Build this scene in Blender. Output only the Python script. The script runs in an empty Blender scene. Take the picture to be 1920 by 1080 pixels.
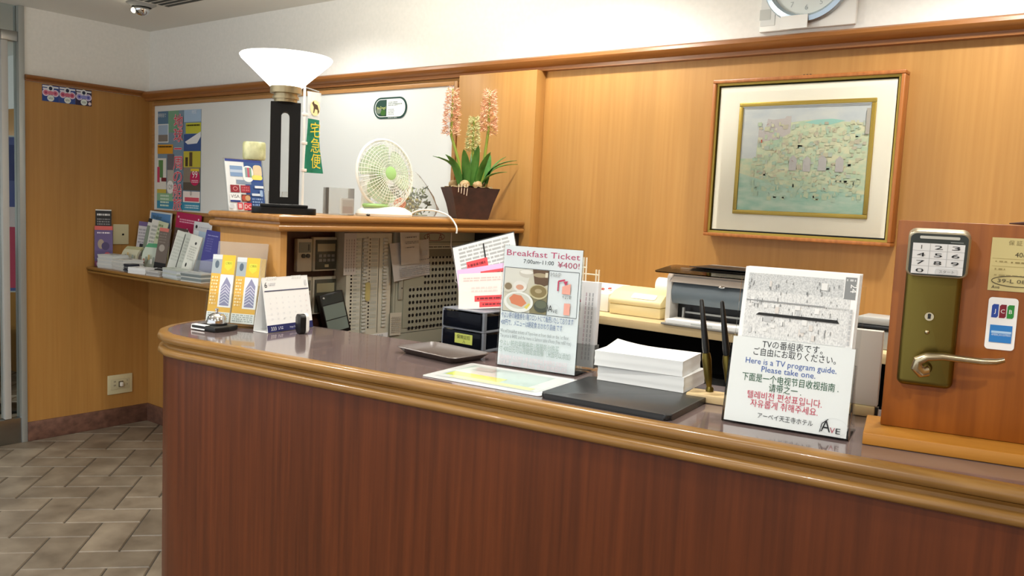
import bpy, bmesh, math, random
from mathutils import Vector, Matrix
random.seed(7)
R = math.radians
SC = bpy.context.scene
COL = SC.collection

# ---------------------------------------------------------------- camera
F_PX, YAW, PIT, ROL = 1577.0, -0.6571, -0.0957, 0.0468
def make_camera():
    cy, sy, cp, sp = math.cos(YAW), math.sin(YAW), math.cos(PIT), math.sin(PIT)
    cr, sr = math.cos(ROL), math.sin(ROL)
    fw = Vector((sy*cp, cy*cp, sp)); rt = Vector((cy, -sy, 0)); up = rt.cross(fw)
    r2 = rt*cr + up*sr; u2 = up*cr - rt*sr
    cd = bpy.data.cameras.new('camera'); co = bpy.data.objects.new('camera', cd); COL.objects.link(co)
    m = Matrix((r2, u2, -fw)).transposed().to_4x4(); m.translation = (0, 0, 1.5)
    co.matrix_world = m
    cd.sensor_fit = 'HORIZONTAL'; cd.sensor_width = 36; cd.lens = F_PX/1920*36
    cd.clip_start = 0.02; cd.clip_end = 60
    SC.camera = co
make_camera()

# ---------------------------------------------------------------- world, exposure, ceiling lights
W = bpy.data.worlds.new('world'); SC.world = W; W.use_nodes = True
W.node_tree.nodes['Background'].inputs[0].default_value = (0.95, 0.97, 1.0, 1)
W.node_tree.nodes['Background'].inputs[1].default_value = 0.95
SC.view_settings.view_transform = 'Standard'; SC.view_settings.look = 'None'
SC.view_settings.exposure = 0.45; SC.view_settings.gamma = 1.0
SC.view_settings.use_curve_mapping = False
CEIL = 2.49
# (x, y, watts, spot angle): back wall downlights, then unseen lobby lamps with added fill
DOWNLIGHTS_AND_FILL = [(-1.75, 2.35, 50, 150), (-0.40, 2.30, 50, 150), (-3.15, 2.30, 30, 150),
              (-1.05, 0.95, 40, 150), (-2.75, 0.55, 60, 150), (-4.3, 0.45, 16, 150), (-0.6, -0.6, 90, 160), (-2.4, -1.2, 110, 160), (0.5, 0.6, 50, 160), (-6.7, 1.5, 70, 150)]  # unseen lobby lamps, some added as fill; last brightens beyond the glass
def make_lights():
    for i, (x, y, w, a) in enumerate(DOWNLIGHTS_AND_FILL):
        ld = bpy.data.lights.new('downlight_or_fill_lamp', 'SPOT'); ld.energy = w; ld.color = (1.0, 0.965, 0.90)
        ld.spot_size = R(a); ld.spot_blend = 0.6; ld.shadow_soft_size = 0.06
        lo = bpy.data.objects.new('downlight_or_fill_lamp', ld); COL.objects.link(lo); lo.location = (x, y, CEIL-0.012)
make_lights()

# ---------------------------------------------------------------- materials
def lin(c):
    if isinstance(c, str):
        c = c.lstrip('#'); c = [int(c[i:i+2], 16)/255 for i in (0, 2, 4)]
    return tuple((v/12.92 if v <= 0.04045 else ((v+0.055)/1.055)**2.4) for v in c) + (1.0,)
_M = {}
def M(name, col, rough=0.6, metal=0.0, emit=0.0, spec=0.5, coat=0.0):
    if name in _M: return _M[name]
    m = bpy.data.materials.new(name); m.use_nodes = True; _M[name] = m
    b = m.node_tree.nodes['Principled BSDF']
    b.inputs['Base Color'].default_value = lin(col); b.inputs['Roughness'].default_value = rough
    b.inputs['Metallic'].default_value = metal; b.inputs['Specular IOR Level'].default_value = spec
    b.inputs['Coat Weight'].default_value = coat
    if emit:
        b.inputs['Emission Color'].default_value = lin(col); b.inputs['Emission Strength'].default_value = emit
    return m
def P(h):                                   # printed paper of one ink colour
    return M('ink_'+h, h, 0.55, spec=0.3)
def nd(m, t, **k):
    n = m.node_tree.nodes.new(t)
    for a, v in k.items(): setattr(n, a, v)
    return n
def noise_to(m, scale, detail, c0, c1, p0=0.3, p1=0.7, bump=0.0, socket='Base Color', rough=None):
    t = m.node_tree; b = t.nodes['Principled BSDF']
    tc = nd(m, 'ShaderNodeTexCoord'); mp = nd(m, 'ShaderNodeMapping'); mp.inputs['Scale'].default_value = scale
    nz = nd(m, 'ShaderNodeTexNoise'); nz.inputs['Scale'].default_value = 1; nz.inputs['Detail'].default_value = detail
    cr = nd(m, 'ShaderNodeValToRGB'); e = cr.color_ramp.elements
    e[0].position, e[1].position = p0, p1; e[0].color, e[1].color = lin(c0), lin(c1)
    t.links.new(tc.outputs['Object'], mp.inputs[0]); t.links.new(mp.outputs[0], nz.inputs['Vector'])
    t.links.new(nz.outputs['Fac'], cr.inputs[0]); t.links.new(cr.outputs[0], b.inputs[socket])
    if bump:
        bp = nd(m, 'ShaderNodeBump'); bp.inputs['Strength'].default_value = bump; bp.inputs['Distance'].default_value = 0.002
        t.links.new(nz.outputs['Fac'], bp.inputs['Height']); t.links.new(bp.outputs[0], b.inputs['Normal'])
    return m
def wood(name, c0, c1, grain='Z', rough=0.35, k=1.0, coat=0.0, spec=0.4):
    m = M(name, c0, rough, coat=coat, spec=spec)
    s = {'Z': (70*k, 70*k, 2.2*k), 'X': (2.2*k, 70*k, 70*k), 'Y': (70*k, 2.2*k, 70*k)}[grain]
    t = m.node_tree; b = t.nodes['Principled BSDF']
    noise_to(m, s, 6, c0, c1, 0.32, 0.68, 0.04)
    # slower tone change from strip to strip
    base = b.inputs['Base Color'].links[0].from_socket
    tc = nd(m, 'ShaderNodeTexCoord'); mp = nd(m, 'ShaderNodeMapping')
    mp.inputs['Scale'].default_value = tuple(max(v*0.09, 0.35) for v in s)
    nz = nd(m, 'ShaderNodeTexNoise'); nz.inputs['Scale'].default_value = 1; nz.inputs['Detail'].default_value = 2
    mr = nd(m, 'ShaderNodeMapRange'); mr.inputs[1].default_value = 0.3; mr.inputs[2].default_value = 0.7
    mr.inputs[3].default_value = 0.91; mr.inputs[4].default_value = 1.07
    mx = nd(m, 'ShaderNodeVectorMath', operation='SCALE')
    t.links.new(tc.outputs['Object'], mp.inputs[0]); t.links.new(mp.outputs[0], nz.inputs['Vector'])
    t.links.new(nz.outputs['Fac'], mr.inputs[0]); t.links.new(base, mx.inputs[0]); t.links.new(mr.outputs[0], mx.inputs['Scale'])
    t.links.new(mx.outputs[0], b.inputs['Base Color'])
    return m
def clear(name, tint=(1, 1, 1), gloss=0.10, rough=0.03, haze=0.0, hazecol='#ffffff', bump=0.0):
    m = bpy.data.materials.new(name); m.use_nodes = True; _M[name] = m
    t = m.node_tree; t.nodes.remove(t.nodes['Principled BSDF']); out = t.nodes['Material Output']
    tr = nd(m, 'ShaderNodeBsdfTransparent'); tr.inputs[0].default_value = (*tint, 1)
    gl = nd(m, 'ShaderNodeBsdfGlossy'); gl.inputs['Roughness'].default_value = rough
    fr = nd(m, 'ShaderNodeLayerWeight'); fr.inputs[0].default_value = gloss
    mx = nd(m, 'ShaderNodeMixShader')
    t.links.new(fr.outputs['Fresnel'], mx.inputs[0]); t.links.new(gl.outputs[0], mx.inputs[2])
    if haze:
        df = nd(m, 'ShaderNodeBsdfDiffuse'); df.inputs[0].default_value = lin(hazecol)
        m2 = nd(m, 'ShaderNodeMixShader'); m2.inputs[0].default_value = haze
        t.links.new(tr.outputs[0], m2.inputs[1]); t.links.new(df.outputs[0], m2.inputs[2]); t.links.new(m2.outputs[0], mx.inputs[1])
    else:
        t.links.new(tr.outputs[0], mx.inputs[1])
    if bump:
        nz = nd(m, 'ShaderNodeTexNoise'); nz.inputs['Scale'].default_value = 45; nz.inputs['Detail'].default_value = 3
        bp = nd(m, 'ShaderNodeBump'); bp.inputs['Strength'].default_value = bump; bp.inputs['Distance'].default_value = 0.02
        t.links.new(nz.outputs['Fac'], bp.inputs['Height']); t.links.new(bp.outputs[0], gl.inputs['Normal']); t.links.new(bp.outputs[0], fr.inputs['Normal'])
    t.links.new(mx.outputs[0], out.inputs[0])
    return m

WHITE_WALL = noise_to(M('white_wall_paint', '#dcdcd6', 0.8, spec=0.2), (60, 60, 60), 4, '#e8e9e5', '#eeeeea')
CEILING = M('ceiling_paint', '#e4e4de', 0.85, spec=0.2)
VENEER = wood('oak_veneer', '#ae7f43', '#b6884a', 'Z', 0.40)
VENEER_DARK = wood('walnut_veneer', '#4c240d', '#602f13', 'Z', 0.33, spec=0.3)
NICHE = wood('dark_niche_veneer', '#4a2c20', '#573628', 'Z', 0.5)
TRIM = wood('oak_moulding', '#875427', '#9a6634', 'X', 0.34, 0.7)
LIP = wood('oak_counter_lip', '#7d5a2b', '#96703a', 'X', 0.28, 0.7, 0.15)
BOARDWOOD = wood('sample_door_wood', '#84480f', '#975617', 'Z', 0.4)
BASEWOOD = wood('sample_base_wood', '#ab7226', '#bb8233', 'X', 0.4)
FRAMEWOOD = wood('picture_frame_wood', '#9a5d2c', '#b3713a', 'Z', 0.35)
LAMINATE = noise_to(M('worktop_laminate', '#6e605e', 0.11, spec=0.6, coat=0.3), (900, 900, 900), 2, '#675856', '#7a6b69', 0.35, 0.65)
SKIRT = noise_to(M('skirting_stone', '#6a4a3c', 0.6), (22, 22, 30), 6, '#553a30', '#7c5848', bump=0.1)
BOARDWHITE = M('white_board_face', '#e2e6e4', 0.35, spec=0.4)
PAPER = M('white_paper', '#eef0ef', 0.7, spec=0.2)
GREYPAPER = M('grey_paper', '#c9cecb', 0.7, spec=0.2)
BLACK = M('black_plastic', '#0d0e0e', 0.35)
BLACKLAMP = M('black_lacquer', '#060707', 0.5, spec=0.3)
DKGREY = M('dark_grey_plastic', '#454b4e', 0.45)
GREYPL = M('grey_plastic', '#9a9c9a', 0.5)
WHITEPL = M('white_plastic', '#ecece6', 0.4)
CREAM = M('cream_plastic', '#e5d6a4', 0.45)
IVORY = M('ivory_plastic', '#d9d2ac', 0.45)
BEIGECAB = M('beige_steel', '#b7b9a4', 0.5)
BEIGERACK = M('beige_panel', '#e0dfcc', 0.55)
CHROME = M('chrome', '#d8dadb', 0.12, 1.0)
STEEL = M('brushed_steel', '#a5a7a6', 0.3, 1.0)
BRASS = M('aged_brass', '#6e6130', 0.34, 1.0)
SATIN = M('satin_nickel', '#b9ad90', 0.26, 1.0)
GOLD = M('gilt_edge', '#a88f3e', 0.35, 0.6)
MAT = M('picture_mount', '#e6e2d0', 0.75)
POTBROWN = noise_to(M('dark_pot', '#3c221c', 0.6), (30, 30, 30), 4, '#33201c', '#4a2c24', bump=0.1)
SOIL = noise_to(M('dry_moss', '#7c6a48', 0.9), (120, 120, 120), 5, '#5d4c30', '#a38e66', bump=0.6)
LEAFG = noise_to(M('leaf_green', '#3f7a2c', 0.45), (30, 30, 8), 3, '#2f6722', '#5a9640')
STEMG = M('stem_green', '#8a9a3a', 0.5)
PETALP = M('salmon_petal', '#e0a583', 0.55)
PETALP2 = M('pale_salmon_petal', '#ecc0a0', 0.55)
PETALG = M('greenish_petal', '#c9c890', 0.55)
DESKTOP = wood('pale_desk_top', '#cdb383', '#d9c194', 'X', 0.5)
UNDERDESK_SHADE = M('painted_underdesk_shade', '#0f0e0d', 0.85)  # near-black colour puts the shade beneath the desk into its panels
ACRYLIC = clear('clear_acrylic', (0.96, 0.97, 0.97), 0.12, 0.02)
ACRYLIC_HAZE = clear('hazy_acrylic', (0.95, 0.96, 0.96), 0.15, 0.05, 0.16, '#e4e6e4')
SMOKE = clear('smoked_acrylic', (0.70, 0.64, 0.60), 0.15, 0.05)
NAVYCLEAR = clear('dark_navy_clear_plastic', (0.13, 0.15, 0.21), 0.18, 0.08, 0.25, '#2a2f3c')
CELLO = clear('cellophane', (0.98, 0.99, 0.98), 0.14, 0.12, 0.13, '#f8faf8', 0.12)
GLASS = clear('window_glass', (0.90, 0.95, 0.95), 0.15, 0.0)
LAMPGLASS = M('lit_frosted_glass', '#fffaf0', 0.4, emit=3.2)

# ---------------------------------------------------------------- mesh builder
_txt = {}
def text_mesh(s):
    if s in _txt: return _txt[s]
    cu = bpy.data.curves.new('t', 'FONT'); cu.body = s; cu.size = 1; cu.resolution_u = 2
    o = bpy.data.objects.new('t', cu); me = o.to_mesh()
    vs = [v.co.copy() for v in me.vertices]; fs = [tuple(p.vertices) for p in me.polygons]
    o.to_mesh_clear(); bpy.data.objects.remove(o); bpy.data.curves.remove(cu)
    if vs:
        x0 = min(v.x for v in vs); x1 = max(v.x for v in vs)
    else: x0 = x1 = 0
    _txt[s] = (vs, fs, x0, x1); return _txt[s]

class MB:
    def __init__(self, M0=None):
        self.bm = bmesh.new(); self.mats = []; self.M = M0 or Matrix(); self.lay = 0
    def mi(self, m):
        if m not in self.mats: self.mats.append(m)
        return self.mats.index(m)
    def v(self, p): return self.bm.verts.new(self.M @ Vector(p))
    def face(self, pts, mat):
        f = self.bm.faces.new([self.v(p) for p in pts]); f.material_index = self.mi(mat); return f
    def mesh(self, vs, fs, mat):
        b = [self.v(p) for p in vs]; i = self.mi(mat); out = []
        for f in fs:
            if len(set(f)) < 3: continue
            try: q = self.bm.faces.new([b[k] for k in f]); q.material_index = i; out.append(q)
            except ValueError: pass
        return out
    def box(self, x0, x1, y0, y1, z0, z1, mat, bev=0, seg=2):
        vs = [(x, y, z) for z in (z0, z1) for y in (y0, y1) for x in (x0, x1)]
        fs = self.mesh(vs, [(0, 2, 3, 1), (4, 5, 7, 6), (0, 1, 5, 4), (2, 6, 7, 3), (0, 4, 6, 2), (1, 3, 7, 5)], mat)
        if bev: self.bevel(fs, bev, seg)
    def bevel(self, fs, w, seg=2):
        i = fs[0].material_index
        es = list({e for f in fs for e in f.edges})
        r = bmesh.ops.bevel(self.bm, geom=es, offset=w, segments=seg, profile=0.5, affect='EDGES')
        for f in r['faces']: f.material_index = i
    def prism(self, pts, a0, a1, mat, ax='z', bev=0, seg=2):
        n = len(pts)
        def q(p, a):
            return {'z': (p[0], p[1], a), 'y': (p[0], a, p[1]), 'x': (a, p[0], p[1])}[ax]
        vs = [q(p, a0) for p in pts]+[q(p, a1) for p in pts]
        fs = self.mesh(vs, [tuple(range(n-1, -1, -1)), tuple(range(n, 2*n))] + [(i, (i+1) % n, n+(i+1) % n, n+i) for i in range(n)], mat)
        if bev: self.bevel(fs, bev, seg)
        bmesh.ops.recalc_face_normals(self.bm, faces=[f for f in self.bm.faces if f.is_valid and f in set(fs)] if not bev else self.bm.faces)
    def lathe(self, prof, mat, n=32, c=(0, 0, 0), arc=None):
        vs = []; fs = []; k = len(prof)
        for i in range(n):
            a = 2*math.pi*i/n
            vs += [(c[0]+r*math.cos(a), c[1]+r*math.sin(a), c[2]+z) for r, z in prof]
        for i in range(n):
            j = (i+1) % n
            fs += [(i*k+t, j*k+t, j*k+t+1, i*k+t+1) for t in range(k-1)]
        self.mesh(vs, fs, mat); return self
    def tube(self, pts, r, mat, n=10, cap=True):
        pts = [Vector(p) for p in pts]; rs = r if isinstance(r, (list, tuple)) else [r]*len(pts)
        vs = []; fs = []; up = None
        for i, p in enumerate(pts):
            d = (pts[min(i+1, len(pts)-1)]-pts[max(i-1, 0)]).normalized()
            if up is None:
                up = Vector((0, 0, 1)) if abs(d.z) < 0.9 else Vector((1, 0, 0))
            s = d.cross(up).normalized(); up = s.cross(d).normalized()
            for k in range(n):
                a = 2*math.pi*k/n; vs.append(p+(s*math.cos(a)+up*math.sin(a))*rs[i])
        m = len(pts)
        for i in range(m-1):
            for k in range(n):
                fs.append((i*n+k, i*n+(k+1) % n, (i+1)*n+(k+1) % n, (i+1)*n+k))
        if cap: fs += [tuple(range(n-1, -1, -1)), tuple(range((m-1)*n, m*n))]
        f = self.mesh(vs, fs, mat); bmesh.ops.recalc_face_normals(self.bm, faces=f)
    def cyl(self, p0, p1, r0, mat, r1=None, n=24): self.tube([p0, p1], [r0, r0 if r1 is None else r1], mat, n)
    def sph(self, c, r, mat, n=16, m=10):
        r = r if isinstance(r, (list, tuple)) else (r, r, r)
        vs = [(c[0], c[1], c[2]-r[2])]; fs = []
        for i in range(1, m):
            t = -math.pi/2+math.pi*i/m
            for k in range(n):
                a = 2*math.pi*k/n
                vs.append((c[0]+r[0]*math.cos(t)*math.cos(a), c[1]+r[1]*math.cos(t)*math.sin(a), c[2]+r[2]*math.sin(t)))
        vs.append((c[0], c[1], c[2]+r[2])); L = len(vs)-1
        for k in range(n):
            fs.append((0, 1+(k+1) % n, 1+k)); fs.append((L, L-n+k, L-n+(k+1) % n))
            for i in range(m-2): fs.append((1+i*n+k, 1+i*n+(k+1) % n, 1+(i+1)*n+(k+1) % n, 1+(i+1)*n+k))
        self.mesh(vs, fs, mat)
    def sweep(self, path, prof, mat, cap=True):       # prof: (outward, z); outward is to the right of travel
        pts = [Vector(p) for p in path]; n = len(prof); vs = []; fs = []
        for i, p in enumerate(pts):
            a = (p-pts[i-1]).normalized() if i else None
            b = (pts[i+1]-p).normalized() if i < len(pts)-1 else None
            a = a or b; b = b or a
            na = Vector((a.y, -a.x)); nb = Vector((b.y, -b.x)); nn = (na+nb).normalized(); k = 1/max(nn.dot(na), 0.3)
            vs += [(p.x+nn.x*o*k, p.y+nn.y*o*k, z) for o, z in prof]
        for i in range(len(pts)-1):
            fs += [(i*n+t, i*n+(t+1) % n, (i+1)*n+(t+1) % n, (i+1)*n+t) for t in range(n)]
        if cap: fs += [tuple(range(n)), tuple(range((len(pts)-1)*n, len(pts)*n))]
        f = self.mesh(vs, fs, mat); bmesh.ops.recalc_face_normals(self.bm, faces=f)
    # printing on the local XZ plane, facing -Y; every layer lies a hair in front of the last
    def ny(self, y): self.lay += 1; return y-0.00012*self.lay-0.0003
    def rect(self, x0, x1, z0, z1, mat, y=0.0):
        y = self.ny(y); self.face([(x0, y, z0), (x1, y, z0), (x1, y, z1), (x0, y, z1)], mat)
    def poly(self, pts, mat, y=0.0):
        y = self.ny(y); a = sum(pts[i-1][0]*pts[i][1]-pts[i][0]*pts[i-1][1] for i in range(len(pts)))
        if a < 0: pts = pts[::-1]
        self.face([(p[0], y, p[1]) for p in pts], mat)
    def ell(self, cx, cz, rx, rz, mat, y=0.0, n=28):
        self.poly([(cx+rx*math.cos(2*math.pi*i/n), cz+rz*math.sin(2*math.pi*i/n)) for i in range(n)], mat, y)
    def line(self, pts, w, mat, y=0.0):
        y = self.ny(y)
        for (a, b), (c, d) in zip(pts[:-1], pts[1:]):
            l = math.hypot(c-a, d-b) or 1; nx, nz = -(d-b)/l*w/2, (c-a)/l*w/2
            self.face([(a-nx, y, b-nz), (c-nx, y, d-nz), (c+nx, y, d+nz), (a+nx, y, b+nz)], mat)
    def ring(self, cx, cz, rx, rz, w, mat, y=0.0, n=32):
        self.line([(cx+rx*math.cos(2*math.pi*i/n), cz+rz*math.sin(2*math.pi*i/n)) for i in range(n+1)], w, mat, y)
    def text(self, s, cx, z, h, mat, maxw=None, y=0.0, al='c', rot=0.0, fit=False):
        vs, fs, x0, x1 = text_mesh(s)
        if not vs: return
        y = self.ny(y); sz = h/0.74; w = (x1-x0)*sz; sx = sz
        if maxw and (w > maxw or fit): sx = sz*maxw/w; w = maxw
        ox = {'c': -w/2, 'l': 0, 'r': -w}[al]; c, sn = math.cos(rot), math.sin(rot)
        out = []
        for v in vs:
            a, b = ox+(v.x-x0)*sx, v.y*sz
            out.append((cx+a*c-b*sn, y, z+a*sn+b*c))
        self.mesh(out, fs, mat)
    def slab(self, x0, x1, z0, z1, r, yb, yf, b, mat, n=6):   # rounded plate facing -Y with a soft front edge
        loops = [[(x, yb, z) for x, z in rrect(x0, x1, z0, z1, r, n)]]
        for i in range(5):
            a = math.pi/2*i/4; d = b*(1-math.cos(a)); loops.append([(x, yf+b-b*math.sin(a), z) for x, z in rrect(x0+d, x1-d, z0+d, z1-d, max(r-d, .0005), n)])
        k = len(loops[0]); vs = [p for l in loops for p in l]
        f = self.mesh(vs, [tuple(range(k))]+[(l*k+i, l*k+(i+1) % k, (l+1)*k+(i+1) % k, (l+1)*k+i) for l in range(5) for i in range(k)]+[tuple(range(5*k, 6*k))], mat)
        bmesh.ops.recalc_face_normals(self.bm, faces=f)
    def build(self, name, parent=None, smooth=38):
        me = bpy.data.meshes.new(name); self.bm.normal_update(); self.bm.to_mesh(me); self.bm.free()
        for m in self.mats: me.materials.append(m)
        if smooth:
            me.polygons.foreach_set('use_smooth', [True]*len(me.polygons)); me.set_sharp_from_angle(angle=R(smooth))
        o = bpy.data.objects.new(name, me); COL.objects.link(o)
        if parent: o.parent = parent
        return o

def tag(o, label, cat, group=None, kind=None):
    o['label'] = label; o['category'] = cat
    if group: o['group'] = group
    if kind: o['kind'] = kind
    return o
def thing(name, label, cat, loc, rz=0.0, group=None):
    o = bpy.data.objects.new(name, None); COL.objects.link(o); o.empty_display_size = 0.05
    o.location = loc; o.rotation_euler = (0, 0, R(rz)); return tag(o, label, cat, group)
def put(o, loc, rz=0.0, tilt=0.0, roll=0.0):
    o.location = loc; o.rotation_euler = (R(-tilt), R(roll), R(rz)); return o
def struct(mb, name, parent=None, **k):
    o = mb.build(name, parent, **k); o['kind'] = 'structure'; return o
def sheet(w, h, t, mat, bev=0):               # upright card centred on x, standing on z = 0, front at y = 0
    b = MB(); b.box(-w/2, w/2, 0, t, 0, h, mat, bev); return b
def rrect(x0, x1, z0, z1, r, n=5):
    out = []
    for cx, cz, a in ((x1-r, z1-r, 0), (x0+r, z1-r, 90), (x0+r, z0+r, 180), (x1-r, z0+r, 270)):
        out += [(cx+r*math.cos(R(a+90*i/n)), cz+r*math.sin(R(a+90*i/n))) for i in range(n+1)]
    return out
def bars(b, x0, x1, z0, z1, n, mat, fill=0.55, seed=1, y=0.0):   # lines of unreadable small print
    rn = random.Random(seed); dz = (z1-z0)/n
    for i in range(n):
        x = x0; z = z1-(i+1)*dz
        while x < x1-0.002:
            w = rn.uniform(0.004, 0.018)*max((x1-x0)/0.1, 0.4); e = min(x+w, x1)
            b.rect(x, e, z+dz*(1-fill)/2, z+dz*(1+fill)/2, mat, y); b.lay -= 1
            x = e+rn.uniform(0.0015, 0.004)
    b.lay += 1

# ================================================================ THE SETTING
XL, YB, TRZ = -5.163, 2.8456, 2.062
def floor():
    b = MB(); T1 = noise_to(M('stone_floor_tile', '#83786a', 0.42), (7, 7, 7), 8, '#6c6153', '#948877', 0.3, 0.7, 0.08)
    t = T1.node_tree; bs = t.nodes['Principled BSDF']; base = bs.inputs['Base Color'].links[0].from_socket
    g = nd(T1, 'ShaderNodeNewGeometry'); mr = nd(T1, 'ShaderNodeMapRange'); mr.inputs[3].default_value = 0.82; mr.inputs[4].default_value = 1.12
    sc = nd(T1, 'ShaderNodeVectorMath', operation='SCALE')
    t.links.new(g.outputs['Random Per Island'], mr.inputs[0]); t.links.new(base, sc.inputs[0]); t.links.new(mr.outputs[0], sc.inputs['Scale']); t.links.new(sc.outputs[0], bs.inputs['Base Color'])
    G = M('floor_grout', '#463f36', 0.9)
    b.box(-8.6, 1.3, -2.6, YB+0.3, -0.05, -0.004, G)
    w = 0.163; a = R(47); ux, uy = math.cos(a), math.sin(a)
    def q(u, v, x0=-4.705, y0=1.887): return (x0+(u*ux-v*uy)*w, y0+(u*uy+v*ux)*w)
    for i in range(-40, 41):
        for j in range(-40, 41):
            d = (i-j) % 4
            if d == 0: r = (i, i+2, j, j+1)
            elif d == 3: r = (i, i+1, j, j+2)
            else: continue
            cx, cy = q((r[0]+r[1])/2, (r[2]+r[3])/2)
            if not (-8.3 < cx < 1.0 and -2.3 < cy < YB+0.06): continue
            g_ = 0.018; r = (r[0]+g_, r[1]-g_, r[2]+g_, r[3]-g_); e = 0.022
            o = [q(r[0], r[2]), q(r[1], r[2]), q(r[1], r[3]), q(r[0], r[3])]
            n = [q(r[0]+e, r[2]+e), q(r[1]-e, r[2]+e), q(r[1]-e, r[3]-e), q(r[0]+e, r[3]-e)]
            b.mesh([(*p, -0.004) for p in o]+[(*p, 0.0) for p in n], [(4, 5, 6, 7)]+[(k, (k+1) % 4, 4+(k+1) % 4, 4+k) for k in range(4)], T1)
    struct(b, 'floor', smooth=0)
def shell():
    b = MB(); b.box(-8.6, 1.2, -2.6, YB+0.1, CEIL, CEIL+0.05, CEILING); struct(b, 'ceiling')
    b = MB()
    b.box(-8.6, 1.2, YB, YB+0.1, 0, TRZ+0.02, VENEER); b.box(-8.6, 1.2, YB, YB+0.1, TRZ+0.02, CEIL, WHITE_WALL)
    struct(b, 'wall_back')
    b = MB()
    b.box(XL-0.1, XL, 2.105, YB, 0, TRZ+0.02, VENEER); b.box(XL-0.1, XL, 2.105, YB, TRZ+0.02, CEIL, WHITE_WALL)
    struct(b, 'wall_left')
    b = MB(); b.box(1.2, 1.3, -2.6, YB+.1, 0, TRZ+.02, VENEER); b.box(1.2, 1.3, -2.6, YB+.1, TRZ+.02, CEIL, WHITE_WALL); struct(b, 'wall_right')  # unseen wall, added to block outside light from the right
    prof = [(0, TRZ-0.004), (0.030, TRZ-0.004), (0.032, TRZ+0.010), (0.044, TRZ+0.014), (0.058, TRZ+0.022), (0.064, TRZ+0.032), (0.062, TRZ+0.043), (0.052, TRZ+0.05), (0, TRZ+0.053)]
    b = MB(); b.sweep([(XL, YB), (1.2, YB)], prof, TRIM)
    struct(b, 'trim_1')
    b = MB(); b.sweep([(XL, 2.105), (XL, YB)], [(o*.55, 2.083+(z-TRZ+.004)*.6) for o, z in prof], wood('oak_moulding_side', '#875427', '#9a6634', 'Y', 0.34, 0.7)); struct(b, 'trim_2')
    b = MB(); b.box(-2.49, -2.07, 2.783, YB, 0, TRZ-0.004, VENEER, 0.002)
    struct(b, 'trim_3')
    b = MB(); b.box(XL, -2.47, YB-0.012, YB, 0, 0.115, SKIRT, 0.003); struct(b, 'baseboard_back')
    b = MB(); b.box(XL, XL+0.012, 2.105, YB-0.012, 0, 0.115, SKIRT, 0.003); struct(b, 'baseboard_left')
def entrance():
    S = STEEL
    b = MB(); b.box(XL-0.06, XL+0.012, 2.072, 2.104, 0, CEIL, M('pale_aluminium', '#b4b9b8', .35, .5), 0.003)
    b.box(XL-0.05, XL+0.005, 1.985, 2.02, 0.15, 2.29, M('pale_door_stile', '#c9cac8', 0.4, 0.3), 0.003)
    b.box(XL-0.05, XL+0.005, 0.2, 1.985, 2.29, 2.345, S, 0.003); b.box(XL-0.05, XL+0.005, 1.985, 2.072, 2.29, 2.345, S, 0.003)
    b.box(XL-0.05, XL+0.005, 0.2, 2.072, 0.0, 0.148, S, 0.004)
    d = struct(b, 'door_1')
    b = MB(); b.box(XL-0.03, XL-0.022, 0.2, 1.985, 0.148, 2.29, GLASS); b.box(XL-0.03, XL-0.022, 2.02, 2.072, 0.148, 2.29, GLASS)
    b.box(XL-0.03, XL-0.022, 0.2, 2.072, 2.345, CEIL, GLASS)
    b.build('glass', d)
    # lobby beyond the glass
    b = MB(); b.box(-8.6, -8.5, -2.6, YB, 0, CEIL, WHITE_WALL); struct(b, 'wall_far')
    c = thing('display_cabinet', 'dark brown low cabinet seen beyond the glass door', 'cabinet', (-6.9, 2.0, 0))
    m = MB(); m.box(-0.35, 0.35, -0.75, 0.35, 0, 1.06, VENEER_DARK, 0.005); m.build('body', c)
    m = MB(); m.box(-0.37, 0.37, -0.77, 0.37, 1.06, 1.09, GREYPL, 0.004); m.build('top', c)
    v = thing('vending_machine', 'pale blue vending machine with lit white band beyond the glass door', 'vending machine', (-7.9, 2.55, 0), 90)
    m = MB(); m.box(-0.4, 0.4, -0.3, 0.3, 0.0, 1.95, M('pale_blue_panel', '#a9bfd6', 0.5), 0.01); m.build('body', v)
    m = MB(); m.box(-0.36, 0.36, -0.312, -0.301, 1.62, 1.9, M('lit_sign_white', '#f2f6fb', 0.5, emit=0.8)); m.build('lit_sign', v)
    m = MB(); m.box(-0.36, 0.36, -0.312, -0.301, 0.9, 1.5, M('pale_blue_window', '#c8d6ea', 0.2)); m.build('display_window', v)
    m = MB(); m.box(-0.36, 0.36, -0.312, -0.301, 0.2, 0.75, M('slot_dark', '#2c3440', 0.4)); m.build('slot', v)
    m = MB(); m.box(-0.16, 0.16, 0, 0.004, 0, 1.0, P('#5a6aa8'))
    m.rect(-0.15, 0.15, 0.02, 0.42, P('#c8506e')); m.rect(-0.15, 0.15, 0.42, 0.55, P('#e8dfe6')); m.rect(-0.13, 0.13, 0.72, 0.95, P('#3c4a86'))
    o = m.build('banner'); tag(o, 'blue and pink upright banner behind the glass door', 'banner'); put(o, (-6.0, 2.25, 0.8), 62)
    m = MB(); m.box(-0.012, 0.012, 0.006, 0.03, 0, 1.75, STEEL); m.box(-0.14, 0.14, -0.10, 0.14, 0, 0.02, BLACK, 0.004)
    m.box(-0.17, 0.17, 0.006, 0.018, 0.79, 0.8, STEEL); m.box(-0.17, 0.17, 0.006, 0.018, 1.8, 1.81, STEEL); m.box(-0.012, 0.012, 0.006, 0.03, 1.75, 1.81, STEEL)
    put(tag(m.build('banner_stand'), 'thin steel stand holding the banner behind the glass door', 'banner stand'), (-6.0, 2.25, 0), 62)
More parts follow.
